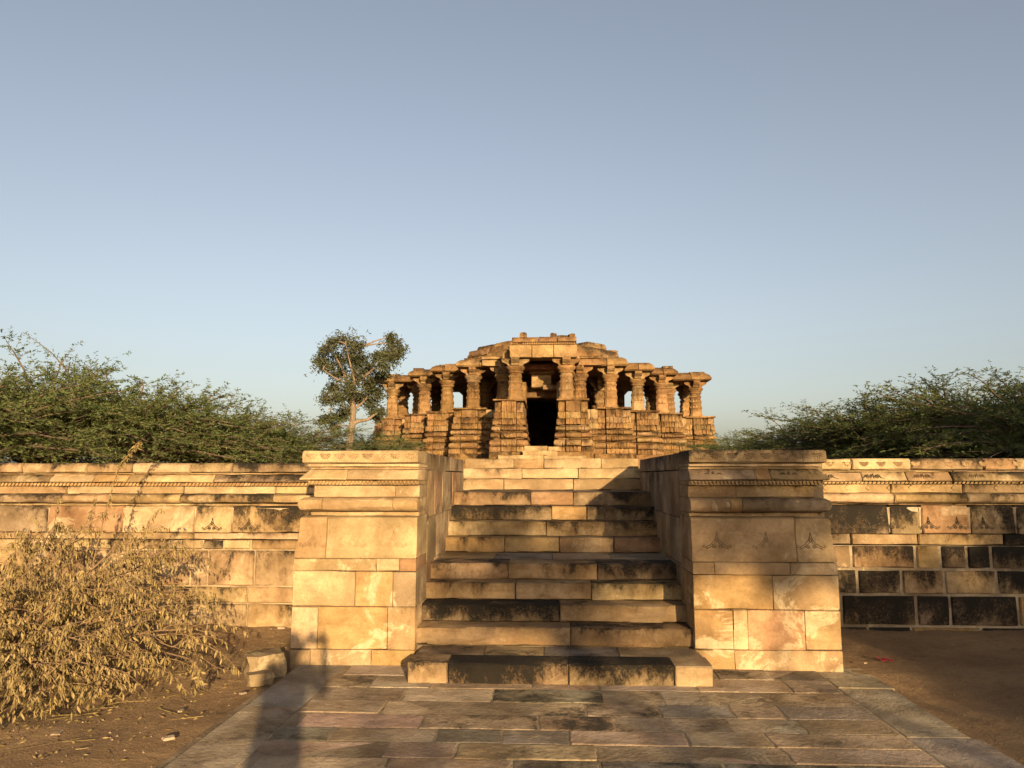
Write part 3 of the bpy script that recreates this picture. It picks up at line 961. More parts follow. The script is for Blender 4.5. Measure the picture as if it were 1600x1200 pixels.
        for px_ in (1296, 1370, 1449, 1535):
            xx = X(px_, WY); link('scroll_carving', ME_SCROLL, near(eav, xx), (xx, WY+.012, q(749)), 0, tint((.15, .11, .07), .05, .02, .5, rr))
    return root
WALL_L = build_wall(True)
WALL_R = build_wall(False)

# ------------------------------------------------------------------ the ruined temple hall
TX = -0.30
ZF = 2.78
G = (.42, .25, .108)
def tt(r, li=.1, v=.14): return tint(r.choice((G, G, (.45, .275, .12), (.35, .205, .09), (.45, .30, .15))), v, .06, min(1, li+.28), r)

def pillar_meshes():
    """square carved shaft, ringed capital, four-armed bracket; origin at the foot of the shaft; heights in metres"""
    def ringloft(levels, name, smooth=.5):
        V, Fc = [], []
        n = 16
        for (z, hw, rd) in levels:       # rd 0 square .. 1 round
            for i in range(n):
                a = 2*math.pi*(i+.5)/n
                c, s = math.cos(a), math.sin(a)
                k = hw/max(abs(c), abs(s))
                f = (1-rd)*k + rd*hw
                V.append((c*f, s*f, z))
        for l in range(len(levels)-1):
            for i in range(n):
                Fc.append((l*n+i, l*n+(i+1) % n, (l+1)*n+(i+1) % n, (l+1)*n+i))
        Fc.append(tuple(reversed(range(n))))
        Fc.append(tuple((len(levels)-1)*n+i for i in range(n)))
        return mesh(name, V, Fc, M_TEMPLE, smooth)
    sh = ringloft([(0, .30, 0), (.10, .30, 0), (.105, .265, 0), (.36, .265, 0), (.365, .285, 0), (.41, .285, 0), (.415, .25, .0), (.66, .25, .0),
                   (.665, .275, .1), (.70, .275, .1), (.705, .245, .25), (.90, .24, .3), (.905, .265, .4), (.94, .265, .4), (.945, .24, .5), (1.10, .24, .6)], 'shaft')
    cp = ringloft([(1.10, .25, .8), (1.13, .30, .9), (1.17, .31, .9), (1.19, .27, 1), (1.22, .29, 1), (1.30, .37, 1), (1.34, .385, .9), (1.38, .37, .6), (1.40, .33, .3)], 'capital')
    # bracket: profile of one arm, swept crosswise
    V, Fc = [], []
    prof = [(0, 1.40), (.24, 1.40), (.30, 1.43), (.34, 1.50), (.42, 1.53), (.50, 1.57), (.545, 1.63), (.55, 1.70), (.55, 1.72), (0, 1.72)]
    m = len(prof)
    for q in range(4):
        a = q*math.pi/2
        c, s = math.cos(a), math.sin(a)
        hw = .155
        b = len(V)
        for t in (-hw, hw):
            for x, z in prof:
                V.append((x*c-t*s, x*s+t*c, z+(.001*q)))
        Fc.append(tuple(reversed(range(b, b+m)))); Fc.append(tuple(range(b+m, b+2*m)))
        for i in range(m):
            Fc.append((b+i, b+(i+1) % m, b+m+(i+1) % m, b+m+i))
    br = mesh('bracket', V, Fc, M_TEMPLE, .5)
    # carved relief on the shaft: toothed gables on each face
    V, Fc = [], []
    for q in range(4):
        a = q*math.pi/2
        c, s = math.cos(a), math.sin(a)
        def tri(x, z, w_, h, d):
            b = len(V)
            for (xx, zz, yy) in ((x-w_, z, -d), (x+w_, z, -d), (x, z+h, -d), (x-w_, z, -d-.035), (x+w_, z, -d-.035), (x, z+h, -d-.02)):
                V.append((xx*c-yy*s, xx*s+yy*c, zz))
            Fc.extend([(b+3, b+4, b+5), (b, b+3, b+5, b+2), (b+4, b+1, b+2, b+5), (b, b+1, b+4, b+3)])
        for x in (-.13, 0, .13):
            tri(x, .42, .06, .09 if x else .17, .248)
            tri(x, .715, .06, .07 if x else .11, .235)
        for x in (-.16, -.08, 0, .08, .16):
            tri(x, .95, .035, .06, .225)
    cv = mesh('shaft_carving', V, Fc, M_TEMPLE)
    return sh, cp, br, cv
SHAFT, CAPITAL, BRACKET, SHCARVE = pillar_meshes()

def build_temple():
    root = empty('ruined_temple', (TX, 36, 1.7))
    tag(root, 'ruined golden sandstone pillared temple hall with broken dome on the terrace', 'temple')
    r = random.Random(77)
    def pillar(x, y, zb, li=.1):
        c = tt(r, li)
        s = link('pillar', SHAFT, root, (TX+x, y, zb), 0, c)
        k = (6.22-zb)/1.72
        s.scale = (1, 1, k)
        for nm, me in (('capital', CAPITAL), ('bracket', BRACKET), ('shaft_carving', SHCARVE)):
            o = bpy.data.objects.new(nm, me); COL.objects.link(o); o.parent = s
            o.color = tt(r, li)
            if nm == 'shaft_carving': o['kind'] = 'stuff'
        return s
    def stone(nm, x0, x1, yf, yb, prof, parent=root, **kw):
        kw.setdefault('color', tt(r, r.choice((0, .1, .2, .35))))
        return loft_stone(nm, parent, M_TEMPLE, TX+x0, TX+x1, yf, yb, prof, seed=r.randrange(99999), jit=kw.pop('jit', .012), chip=kw.pop('chip', .03), bev=.02, gap=kw.pop('gap', .006), seg=.3, **kw)
    # stack of carved courses under a pillar
    COURSES = [(2.55, 2.76, .20, 'flat'), (2.76, 3.03, .20, 'torus'), (3.03, 3.08, .05, 'fillet'), (3.08, 3.30, .17, 'torus'), (3.30, 3.35, .03, 'fillet'), (3.35, 3.55, .13, 'torus'), (3.55, 3.60, .0, 'fillet'),
               (3.60, 3.84, .08, 'flat'), (3.84, 4.10, .03, 'frieze'), (4.10, 4.42, 0, 'panel'), (4.42, 4.50, .07, 'cope')]
    def pier(x, y, hw, inner_x, yback, top=4.5):
        """x centre, y front of the pillar row; inner_x extends the courses towards the axis"""
        yf = y-.42
        sgn = 1 if x > 0 else -1
        xo_ = x+sgn*hw
        a, b = (xo_, x-sgn*hw)
        x0, x1 = min(a, b), max(a, b)
        base = stone('plinth_block', x0-.2, x1+.2, yf-.2, yback, [(0, 1.6), (0, 2.2), (-.02, 2.4), (-.03, 2.55)], carve=(.35, .02))
        for (z0, z1, d, kd) in COURSES:
            if kd == 'panel' and top != 4.5: z1 = top-.08
            if kd == 'cope' and top != 4.5: z0, z1 = top-.08, top
            wd_ = x1-x0
            xs = [x0, x0+wd_*.24, x0+wd_*.76, x1] if kd not in ('cope', 'fillet') else [x0, x1]
            for i in range(len(xs)-1):
                oL, oR = (1 if i == 0 else 0), (1 if i == len(xs)-2 else 0)
                if kd == 'torus': pf = torus(z0+.006, z1-.006, d, .12, 5)
                elif kd == 'panel': pf = [(d-.02, z0), (d, z0+.03), (d+.02, (z0+z1)/2), (d, z1-.04), (d-.02, z1)]
                else: pf = flat(z0, z1, d, .02)
                cv = None
                if kd == 'torus': cv = r.choice(((.05, .03), (.06, .035), None))
                if kd == 'flat': cv = r.choice(((.07, .05), (.09, .05)))
                if kd == 'panel': cv = r.choice(((.10, .05), (.08, .045), (.14, .05)))
                if kd == 'frieze': cv = r.choice(((.06, .04), (.08, .05)))
                dj = r.uniform(-.03, .03)+(.10 if kd == 'fillet' else 0 if i == 1 or kd == 'cope' else .13)
                o = stone('carved_panel' if kd == 'panel' else 'coping_stone' if kd == 'cope' else 'fillet' if kd == 'fillet' else 'moulding_course', xs[i], xs[i+1], yf+dj, yback, pf, offL=oL, offR=oR, carve=cv)
        # plainer recessed wall from this pier towards the axis
        if inner_x is not None:
            ia, ib = (x-sgn*hw), inner_x
            w0, w1 = min(ia, ib), max(ia, ib)
            if w1-w0 > .15:
                for (z0, z1, d, kd) in COURSES[:-1]:
                    if kd == 'panel':
                        m_ = (w0+w1)/2
                        for q0, q1 in ((w0, m_), (m_, w1)):
                            stone('wall_panel', q0, q1, yf+.10, yback, flat(z0-.1 if sgn > 0 else z0, z1, 0, .01), color=tint((.55, .39, .20), .05, .04, .05, r), jit=.003, chip=.008)
                    else:
                        stone('moulding_course', w0, w1, yf+.12, yback, (torus(z0, z1, d, .08, 5) if kd == 'torus' else flat(z0, z1, d, .02)), carve=(.06, .03) if kd != 'fillet' else None)
    for s in (-1, 1):
        pier(s*1.24, 30.0, .56, None, 33.2, 4.6)
        pier(s*3.04, 32.6, .68, s*1.75, 34.9)
        pier(s*4.46, 34.2, .64, s*3.7, 36.3)
        pier(s*5.74, 35.6, .64, s*5.1, 38.2)
        pier(s*7.59, 37.7, .66, s*6.36, 39.2)
        # far side of the hall
        pier(s*5.74, 40.2, .6, None, 41.2)
        for (x, y, zb) in ((1.0, 30.0, 4.6), (1.62, 32.3, 4.5), (2.92, 32.6, 4.5), (4.25, 34.2, 4.5), (5.5, 35.6, 4.5), (7.45, 37.7, 4.5), (6.25, 38.2, 4.5), (7.35, 39.9, 4.5), (5.6, 40.0, 4.5)):
            pillar(s*x, y, zb, r.choice((0, .1, .25)))
        # inner pillars under the dome stand on the floor
        for (x, y) in ((1.45, 34.6), (2.75, 36.1), (2.75, 38.6), (1.45, 40.2)):
            pillar(s*x, y, ZF, .1)
    # hall floor and the stones in front of the door
    box_obj('hall_floor', root, M_TEMPLE, TX-7.6, TX+7.6, 34.5, 41.5, 1.6, ZF-.02, tt(r))
    box_obj('hall_floor', root, M_TEMPLE, TX-.67, TX+.67, 30.0, 34.5, 1.6, ZF-.022, tt(r))
    for (x0, x1, z0, z1, yf) in ((-1.6, .1, 2.0, 2.40, 28.6), (.1, 1.7, 2.0, 2.38, 28.6), (-.7, .62, 2.38, 2.58, 29.0), (-.66, .25, 2.58, 2.77, 29.45), (.25, .66, 2.58, 2.76, 29.45)):
        stone('door_step', x0, x1, yf, yf+1.3, flat(z0, z1, 0, .02), color=tint((.58, .42, .23), .05, .03, .05, r), jit=.006)
    # eaves and roof slabs over the side bays, stepping down outwards
    tops = []
    bays = [(2.92, 32.6, 1.7), (4.25, 34.2, 3.62), (5.5, 35.6, 4.95), (7.45, 37.7, 6.3)]
    for s in (-1, 1):
        for bi, (x, y, xin) in enumerate(bays):
            a, b = s*xin, s*(x+.62)
            x0, x1 = min(a, b), max(a, b)
            cut = x0+(x1-x0)*r.uniform(.4, .6)
            ov = r.uniform(-.03, .05)
            for q0, q1 in ((x0, cut), (cut, x1)):
                dz = r.uniform(-.05, .03)
                edge_l, edge_r = (1 if q0 == x0 and s < 0 else 0), (1 if q1 == x1 and s > 0 else 0)
                stone('eave_stone', q0, q1, y-.42, y+1.3, [(-.03, 6.225), (.06, 6.24), (.12, 6.30), (.10, 6.38), (.03, 6.50+dz), (-.12, 6.60+dz)], offL=edge_l, offR=edge_r, color=tt(r, r.choice((.1, .25, .4))))
            # slabs laid back over the hall
            yy = y+.2
            for q in range(2):
                wx = x1-x0
                u0 = x0+wx*(.08+.45*q)+r.uniform(-.1, .1)
                stone('roof_slab', u0, u0+wx*.42, yy+r.uniform(0, .5), yy+2.2, flat(6.60, 6.74+r.uniform(-.03, .04), 0, .02), color=tt(r, .4))
        # deck behind
    for (hx, y0, y1) in ((2.9, 32.8, 34.4), (4.4, 34.4, 35.8), (5.7, 35.8, 37.9), (7.5, 37.9, 40.3), (5.8, 40.3, 42)):
        n = max(3, int(hx*2/1.25))
        for i in range(n):
            x0 = -hx+2*hx*i/n
            stone('ceiling_slab', x0, x0+2*hx/n, y0, y1+.02, flat(6.24, 6.55+r.uniform(-.02, .02), 0, .01), gap=.001)
    # porch: lintel, dentils, top courses
    for q0, q1 in ((-1.22, -.35), (-.35, .5), (.5, 1.42)):
        stone('architrave', q0, q1, 29.62, 30.5, flat(6.225, 6.72, 0, .02), color=tint((.53, .35, .16), .05, .03, .06, r))
    for i in range(30):
        pass
    teeth = teeth_band('dentil_row', root, TX-1.15, TX+1.35, 29.62, 6.73, 6.80, .085, tint(G, .02, .02, .1), mat=M_TEMPLE, rope=True, depth=.05)
    for q0, q1 in ((-1.15, -.1), (-.1, .62), (.62, 1.38)):
        stone('porch_cornice', q0, q1, 29.66, 33.6, flat(6.72, 6.82, -.03, .01))
        stone('porch_cornice', q0+.02, q1+.02, 29.60, 33.6, [(-.02, 6.82), (.03, 6.84), (.02, 6.95), (-.08, 7.05+r.uniform(-.03, .02))])
    for s in (-1, 1):      # beams from the porch back to the hall
        stone('porch_beam', s*1.25-.3, s*1.25+.3, 30.5, 33.5, flat(6.23, 6.70, 0, .02))
        for z0, z1, y0 in ((6.23, 6.5, 31.9), (6.5, 6.62, 31.8)):
            stone('side_beam', min(s*1.5, s*2.5), max(s*1.5, s*2.5), y0, y0+.7, flat(z0, z1, 0, .015))
    stone('porch_ceiling', -1.2, 1.35, 30.5, 33.6, flat(6.55, 6.70, 0, .01))
    # inner door lintels catching the sun below the porch roof
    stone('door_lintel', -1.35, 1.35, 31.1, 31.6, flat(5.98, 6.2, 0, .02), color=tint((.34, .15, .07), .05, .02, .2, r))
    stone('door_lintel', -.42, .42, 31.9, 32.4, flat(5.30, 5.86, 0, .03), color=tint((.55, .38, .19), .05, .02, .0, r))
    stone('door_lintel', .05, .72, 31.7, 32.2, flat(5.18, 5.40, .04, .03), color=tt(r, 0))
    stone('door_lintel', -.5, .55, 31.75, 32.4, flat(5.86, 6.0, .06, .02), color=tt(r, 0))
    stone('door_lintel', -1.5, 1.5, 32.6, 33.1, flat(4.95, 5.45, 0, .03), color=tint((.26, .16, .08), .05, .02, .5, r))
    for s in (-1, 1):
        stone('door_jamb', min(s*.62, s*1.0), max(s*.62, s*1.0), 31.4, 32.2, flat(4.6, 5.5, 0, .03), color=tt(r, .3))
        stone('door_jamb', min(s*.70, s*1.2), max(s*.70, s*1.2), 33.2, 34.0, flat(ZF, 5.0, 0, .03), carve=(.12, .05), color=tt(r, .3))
    # dome remains: two octagonal tiers of corbelled stones
    cy = 36.7
    for (ap, z0, z1, dep) in ((3.62, 6.60, 7.08, 1.4), (3.46, 7.08, 7.42, 1.4), (2.95, 7.42, 7.66, 1.3)):
        side = 2*ap*math.tan(math.pi/8)
        for q in range(8):
            a = q*math.pi/4
            n = 2
            if z0 > 7.6 and q in (2, 3, 5): continue
            for i in range(n):
                x0, x1 = -side/2+side*i/n, -side/2+side*(i+1)/n
                dzz = r.uniform(-.12, .06)
                if z0 > 7.3 and r.random() < .15: continue
                loft_stone('dome_stone', root, M_TEMPLE, x0, x1, -ap+r.uniform(-.10, .10), -ap+dep, [(-.06, z0), (.06, z0+.03), (.06, z0+.12), (.0, z0+.15), (.0, z1-.06+dzz), (-.05, z1+dzz)],
                           frame=(TX, cy, a), seed=r.randrange(99999), jit=.02, chip=.07, bev=.03, gap=.012, seg=.3, smooth=.3, color=tt(r, r.choice((.1, .3, .5))))
    V = []
    # sanctuary behind the hall with a dark doorway
    for s in (-1, 1):
        for j, (z0, z1) in enumerate(((1.6, 2.9), (2.9, 3.9), (3.9, 4.9), (4.9, 5.6), (5.6, 6.3))):
            for q in range(3):
                x0 = .85+q*1.2
                stone('sanctuary_stone', min(s*x0, s*(x0+1.2)), max(s*x0, s*(x0+1.2)), 42.0, 43.0, flat(z0, z1, 0, .02))
        box_obj('sanctuary_wall', root, M_TEMPLE, TX+s*4.0, TX+s*4.5, 42.9, 49, 1.6, 6.3, tt(r))
    box_obj('sanctuary_wall', root, M_TEMPLE, TX-4.5, TX+4.5, 48.5, 49.2, 1.6, 6.301, tt(r))
    box_obj('sanctuary_roof', root, M_TEMPLE, TX-4.7, TX+4.7, 42, 49.3, 6.3, 6.5, tt(r))
    stone('sanctuary_stone', -.85, .85, 42.0, 43, flat(5.75, 6.3, 0, .02))
    # broken wall pieces inside the hall seen between the pillars
    for (x, y, z, sx, sz) in ((-3.4, 39.5, 3.6, .9, 1.7), (3.5, 38.5, 3.6, .8, 1.7), (-2.2, 37.6, 3.4, .7, 1.3), (2.3, 38.0, 3.5, .5, 1.5), (4.2, 40.2, 3.4, 1.1, 1.4), (-4.6, 40.6, 3.5, 1.0, 1.5)):
        rough_block('fallen_block', root, M_TEMPLE, (sx, .8, sz), (TX+x, y, z), r.uniform(-.3, .3), tt(r), seed=int(abs(x)*100))
    return root
TEMPLE = build_temple()
def roof_blocks():
    r = random.Random(9)
    for (px0, px1, y0, y1, Y, lab) in ((812, 823, 515, 527, 30.6, 'small upright broken stone standing on the left corner of the temple porch roof'),
                                      (849.5, 859, 522, 530, 31.0, 'low broken stone lying near the middle of the temple porch roof'),
                                      (860, 870, 516.5, 530, 31.0, 'upright squared stone in the middle of the temple porch roof'),
                                      (871, 889, 518.5, 531, 31.4, 'wedge shaped broken stone on top of the temple porch roof'),
                                      (888, 897.5, 519.5, 533, 31.2, 'dark squared stone at the right end of the temple porch roof stones')):
        wd = (px1-px0)*Y/1200
        h = (y1-y0)*Y/1200*1.12
        zc = 7.03+h/2-.01
        o = rough_block('broken_stone', None, M_TEMPLE, (wd, .45, h), (X((px0+px1)/2, Y, 522), Y, zc), r.uniform(-.2, .2), tt(r, .35), seed=px1)
        tag(o, lab, 'stone block', 'loose stones on the temple roof')
roof_blocks()

# ------------------------------------------------------------------ vegetation
def polyl(P0, P1, P2, n):
    t = np.linspace(0, 1, n)[:, None]
    return (1-t)**2*P0 + 2*t*(1-t)*P1 + t*t*P2

def leaf_quads(P, D, L, W_, g):
    """rhombic leaves from points P along directions D; g random generator"""
    n = len(P)
    D = D/(np.linalg.norm(D, axis=1)[:, None]+1e-9)
    S = np.cross(D, g.normal(size=(n, 3)))
    S /= np.linalg.norm(S, axis=1)[:, None]+1e-9
    L = L[:, None]; W_ = W_[:, None]
    V = np.stack([P, P+D*L*.45+S*W_*.5, P+D*L, P+D*L*.45-S*W_*.5], 1)
    return V

def twig_quads(A, B, w_, g):
    D = B-A
    S = np.cross(D, g.normal(size=D.shape))
    S /= np.linalg.norm(S, axis=1)[:, None]+1e-9
    return np.stack([A-S*w_, A+S*w_, B+S*w_*.6, B-S*w_*.6], 1)

def shrub_meshes(seed, Rr, H, nb, nt, nl, leafL, leafW, lean=(0, 0), whips=8, leafm=None, barkm=None, twl=(.35, .9), trunk=.06, flat_top=.0, low=.05, up=.12):
    g = np.random.RandomState(seed)
    stems, Q, mi = [], [], []
    for b in range(nb):
        phi = g.rand()*2*math.pi
        cosv = g.uniform(low, 1.0)
        sinv = math.sqrt(max(0, 1-cosv*cosv))
        f = g.uniform(.55, 1.0)**.6
        e = np.array([Rr*sinv*math.cos(phi)*f + lean[0]*cosv*H*.3, Rr*sinv*math.sin(phi)*f, H*cosv**(1-flat_top*.5)*f + .1])
        if b < whips:
            e *= np.array([1.12, 1.12, 1.14])
        p0 = np.array([g.normal()*.12, g.normal()*.12, 0.0])
        p1 = np.array([e[0]*.30, e[1]*.30, min(H*.62, e[2]*.95+.25*H)])
        P = polyl(p0, p1, e, 9)
        P[1:] += g.normal(size=(8, 3))*.03*Rr*.3
        stems.append((P, np.linspace(trunk*g.uniform(.5, 1), .008, 9)))
        T = np.gradient(P, axis=0)
        k = nt if b >= whips else int(nt*.8)
        t = g.uniform(.28 if b >= whips else .45, 1.0, k)*8
        i0 = np.minimum(t.astype(int), 7)
        fr = (t-i0)[:, None]
        A = P[i0]*(1-fr)+P[i0+1]*fr
        TT = T[i0]/(np.linalg.norm(T[i0], axis=1)[:, None]+1e-9)
        out = A-np.array([0, 0, H*.25]); out /= np.linalg.norm(out, axis=1)[:, None]+1e-9
        D = .55*TT+.75*g.normal(size=(k, 3))*np.array([1, 1, .55])+.35*out+np.array([0, 0, up])
        D /= np.linalg.norm(D, axis=1)[:, None]+1e-9
        LL = g.uniform(twl[0], twl[1], k)*(1.0 if b >= whips else .75)
        C0, C1 = A, A+D*LL[:, None]*.6+np.array([0, 0, .04])
        C2 = A+D*LL[:, None]-np.array([0, 0, .22])*LL[:, None]
        prev = A
        for s in (.34, .67, 1.0):
            nx = (1-s)**2*C0+2*s*(1-s)*C1+s*s*C2
            Q.append(twig_quads(prev, nx, .0045*(1.3-s), g)); mi.append(np.zeros(k))
            prev = nx
        s = g.uniform(.08, 1.0, (k, nl))[:, :, None]
        LP = (1-s)**2*C0[:, None]+2*s*(1-s)*C1[:, None]+s*s*C2[:, None]
        LP = LP.reshape(-1, 3)
        LD = np.repeat(D, nl, 0)*.5+g.normal(size=(k*nl, 3))*np.array([1, 1, .6])
        Q.append(leaf_quads(LP, LD, g.uniform(.6, 1.3, k*nl)*leafL, g.uniform(.7, 1.3, k*nl)*leafW, g)); mi.append(np.ones(k*nl))
    Q = np.concatenate(Q); mi = np.concatenate(mi)
    crown = quads_mesh('crown', Q, [barkm or M_BARK, leafm or M_MESQ], mi)
    V, Fc = tubes(stems, 5)
    trunkm = mesh('trunk', V, Fc, barkm or M_BARK, 1.2)
    return trunkm, crown

def place_tree(name, meshes, loc, rz, sc, label, cat='tree', group=None):
    root = empty(name, loc, rz)
    root.scale = sc if isinstance(sc, tuple) else (sc, sc, sc)
    for nm, me in zip(('trunk', 'crown'), meshes):
        o = bpy.data.objects.new(nm, me); COL.objects.link(o); o.parent = root
    tag(root, label, cat, group)
    return root

MESQ = [shrub_meshes(101+i, 3.0, 3.0, 95, 26, 18, .085, .026, lean=(.5, 0), whips=12, trunk=.07) for i in range(3)]
def on_terrace(px, Y): return (X(px, Y, 650), Y, 1.68)
gl, gr_ = 'mesquite scrub behind the left wall', 'mesquite scrub behind the right wall'
for (px, Y, k, rz, sc, lab, gp) in (
    (-60, 15.5, 0, .3, (1.15, 1.1, .84), 'tallest feathery mesquite at the left edge behind the wall', gl),
    (75, 17.5, 1, 1.9, (1.15, 1.1, .92), 'tall mesquite with a bare whip rising highest, behind the left wall', gl),
    (215, 18.5, 2, 4.0, (1.2, 1.1, .86), 'broad mesquite above the dry twig tip, behind the left wall', gl),
    (330, 20.5, 0, 2.2, (1.2, 1.1, .74), 'mesquite sloping down in the middle of the left thicket', gl),
    (445, 23.0, 1, 5.2, (1.15, 1.1, .58), 'low mesquite just left of the slender tall tree', gl),
    (580, 33.0, 2, .7, (1.0, .8, .66), 'low bush behind the trunk of the slender tall tree', gl),
    (1640, 15.5, 1, 2.6, (1.1, 1.1, .66), 'tallest dark mesquite at the right edge behind the wall', gr_),
    (1500, 18.0, 2, 1.2, (1.2, 1.1, .80), 'dark mesquite second from the right edge behind the wall', gr_),
    (1365, 20.0, 0, 3.5, (1.15, 1.1, .66), 'mesquite above the right pier outer corner behind the wall', gr_),
    (1255, 23.0, 1, .2, (1.05, 1.1, .56), 'low mesquite above the right pier cap', gr_),
    (1150, 30.0, 2, 4.4, (1.0, 1.0, .52), 'small bush close to the right end of the temple', gr_)):
    tree_ = place_tree('mesquite_tree', MESQ[k], on_terrace(px, Y), rz, sc, lab, 'tree', gp)
    if 'bare whip' in lab:      # one long shoot standing clear of the crown
        g = np.random.RandomState(6)
        pts = np.array([(X(a, Y, b), Y, Z(b, Y)) for a, b in ((118, 600), (100, 568), (84, 548), (62, 530), (36, 511))])
        V_, F_ = tubes([(pts, [.022, .016, .012, .009, .005])], 5)
        li_ = np.concatenate([pts[i]+(pts[i+1]-pts[i])*g.rand(26, 1)+g.normal(size=(26, 3))*.05 for i in range(1, 4)])
        inv = Matrix.LocRotScale(tree_.location, tree_.rotation_euler, tree_.scale).inverted()
        for nm_, me_ in (('bare_branch', mesh('bare_branch', V_, F_, M_BARK, 1.2)), ('sparse_leaves', quads_mesh('sparse_leaves', leaf_quads(li_, g.normal(size=(78, 3)), g.uniform(.05, .10, 78), g.uniform(.02, .03, 78), g), [M_MESQ]))):
            o = bpy.data.objects.new(nm_, me_); COL.objects.link(o); o.parent = tree_; o.matrix_parent_inverse = inv

def tall_tree():
    Y = 27.0
    u = Y/1200.0
    def P(px, py, dy=0.0):
        return np.array([X(px, Y+dy, py), Y+dy, Z(py, Y+dy)])
    base = P(543, 730)
    g = np.random.RandomState(4)
    stems = []
    def stem(pts, r0, r1, n=10):
        pts = np.array(pts)
        t = np.linspace(0, len(pts)-1, n)
        i = np.minimum(t.astype(int), len(pts)-2); f = (t-i)[:, None]
        Q = pts[i]*(1-f)+pts[i+1]*f
        for _ in range(2): Q[1:-1] = (Q[:-2]+2*Q[1:-1]+Q[2:])/4
        stems.append((Q, np.linspace(r0*.68, r1*.68, n)))
        return Q
    b = []
    b.append(stem([P(543, 735), P(545, 690), P(552, 660), P(552, 635), P(548, 610)], .21, .13))
    b.append(stem([P(551, 662), P(560, 655), P(568, 657), P(578, 655), P(584, 645), P(600, 640, .5)], .12, .04))
    b.append(stem([P(552, 636), P(545, 625), P(535, 620, -.4), P(520, 618, -.5)], .10, .03))
    b.append(stem([P(549, 612), P(552, 585), P(560, 560, .3), P(565, 540, .4)], .12, .03))
    b.append(stem([P(550, 615), P(540, 585, .4), P(525, 555, .6), P(510, 535, .6)], .10, .025))
    b.append(stem([P(552, 600), P(572, 585, -.3), P(595, 565, -.5), P(615, 545, -.5)], .09, .02))
    b.append(stem([P(551, 620), P(556, 600, -.5), P(548, 570, -.8), P(540, 535, -.8)], .09, .02))
    b.append(stem([P(552, 640), P(570, 625, .5), P(585, 605, .7), P(598, 580, .7)], .08, .02))
    b.append(stem([P(547, 600), P(525, 590, -.6), P(505, 575, -.7)], .07, .02))
    clumps = [(505, 545, 14), (520, 533, 18), (540, 530, 20), (558, 540, 20), (530, 555, 24), (550, 560, 24), (510, 568, 18), (530, 580, 24), (555, 585, 26), (575, 575, 20), (585, 590, 20),
              (545, 605, 22), (520, 605, 16), (510, 620, 15), (530, 622, 17), (560, 620, 20), (578, 628, 18), (590, 612, 16), (595, 640, 12), (585, 645, 13), (530, 648, 13), (515, 652, 10), (540, 640, 12),
              (612, 535, 18), (618, 555, 18), (605, 550, 18), (600, 570, 16), (588, 555, 14), (625, 545, 12), (610, 525, 8), (500, 560, 10), (575, 600, 18), (565, 560, 15), (505, 655, 9), (522, 665, 10), (600, 585, 12)]
    Q, mi = [], []
    allp = np.concatenate(b)
    for (px, py, rad) in clumps:
        dy = g.uniform(-1.1, 1.1)
        c = P(px, py, dy)
        rr = rad*u*.80
        j = np.argmin(np.linalg.norm(allp-c, axis=1))
        a = allp[j]
        mid = (a+c)/2+np.array([0, 0, .12])
        stems.append((polyl(a, mid, c, 6), np.linspace(.035, .012, 6)))
        nt = int(8+rad*1.05)
        E = c+g.normal(size=(nt, 3))*rr*np.array([.55, .55, .5])
        A = c+g.normal(size=(nt, 3))*rr*.15
        Q.append(twig_quads(A, E, .008, g)); mi.append(np.zeros(nt))
        nl = 19
        s = g.uniform(.25, 1.25, (nt, nl))[:, :, None]
        LP = (A[:, None]*(1-s)+E[:, None]*s+g.normal(size=(nt, nl, 3))*.07).reshape(-1, 3)
        LD = g.normal(size=(nt*nl, 3))*np.array([1, 1, .6])+np.array([0, 0, -.75])
        Q.append(leaf_quads(LP, LD, g.uniform(.7, 1.3, nt*nl)*.13, g.uniform(.7, 1.3, nt*nl)*.042, g)); mi.append(np.ones(nt*nl))
    Q = np.concatenate(Q)-base
    crown = quads_mesh('crown', Q, [M_PALEBARK, M_NEEM], np.concatenate(mi))
    V, Fc = tubes([(p-base, r_) for p, r_ in stems], 8)
    tr = mesh('trunk', V, Fc, M_PALEBARK, 1.2)
    place_tree('tall_tree', (tr, crown), tuple(base), 0, 1.0, 'slender tall tree with pale crooked trunk and open crown left of the temple', 'tree')
tall_tree()

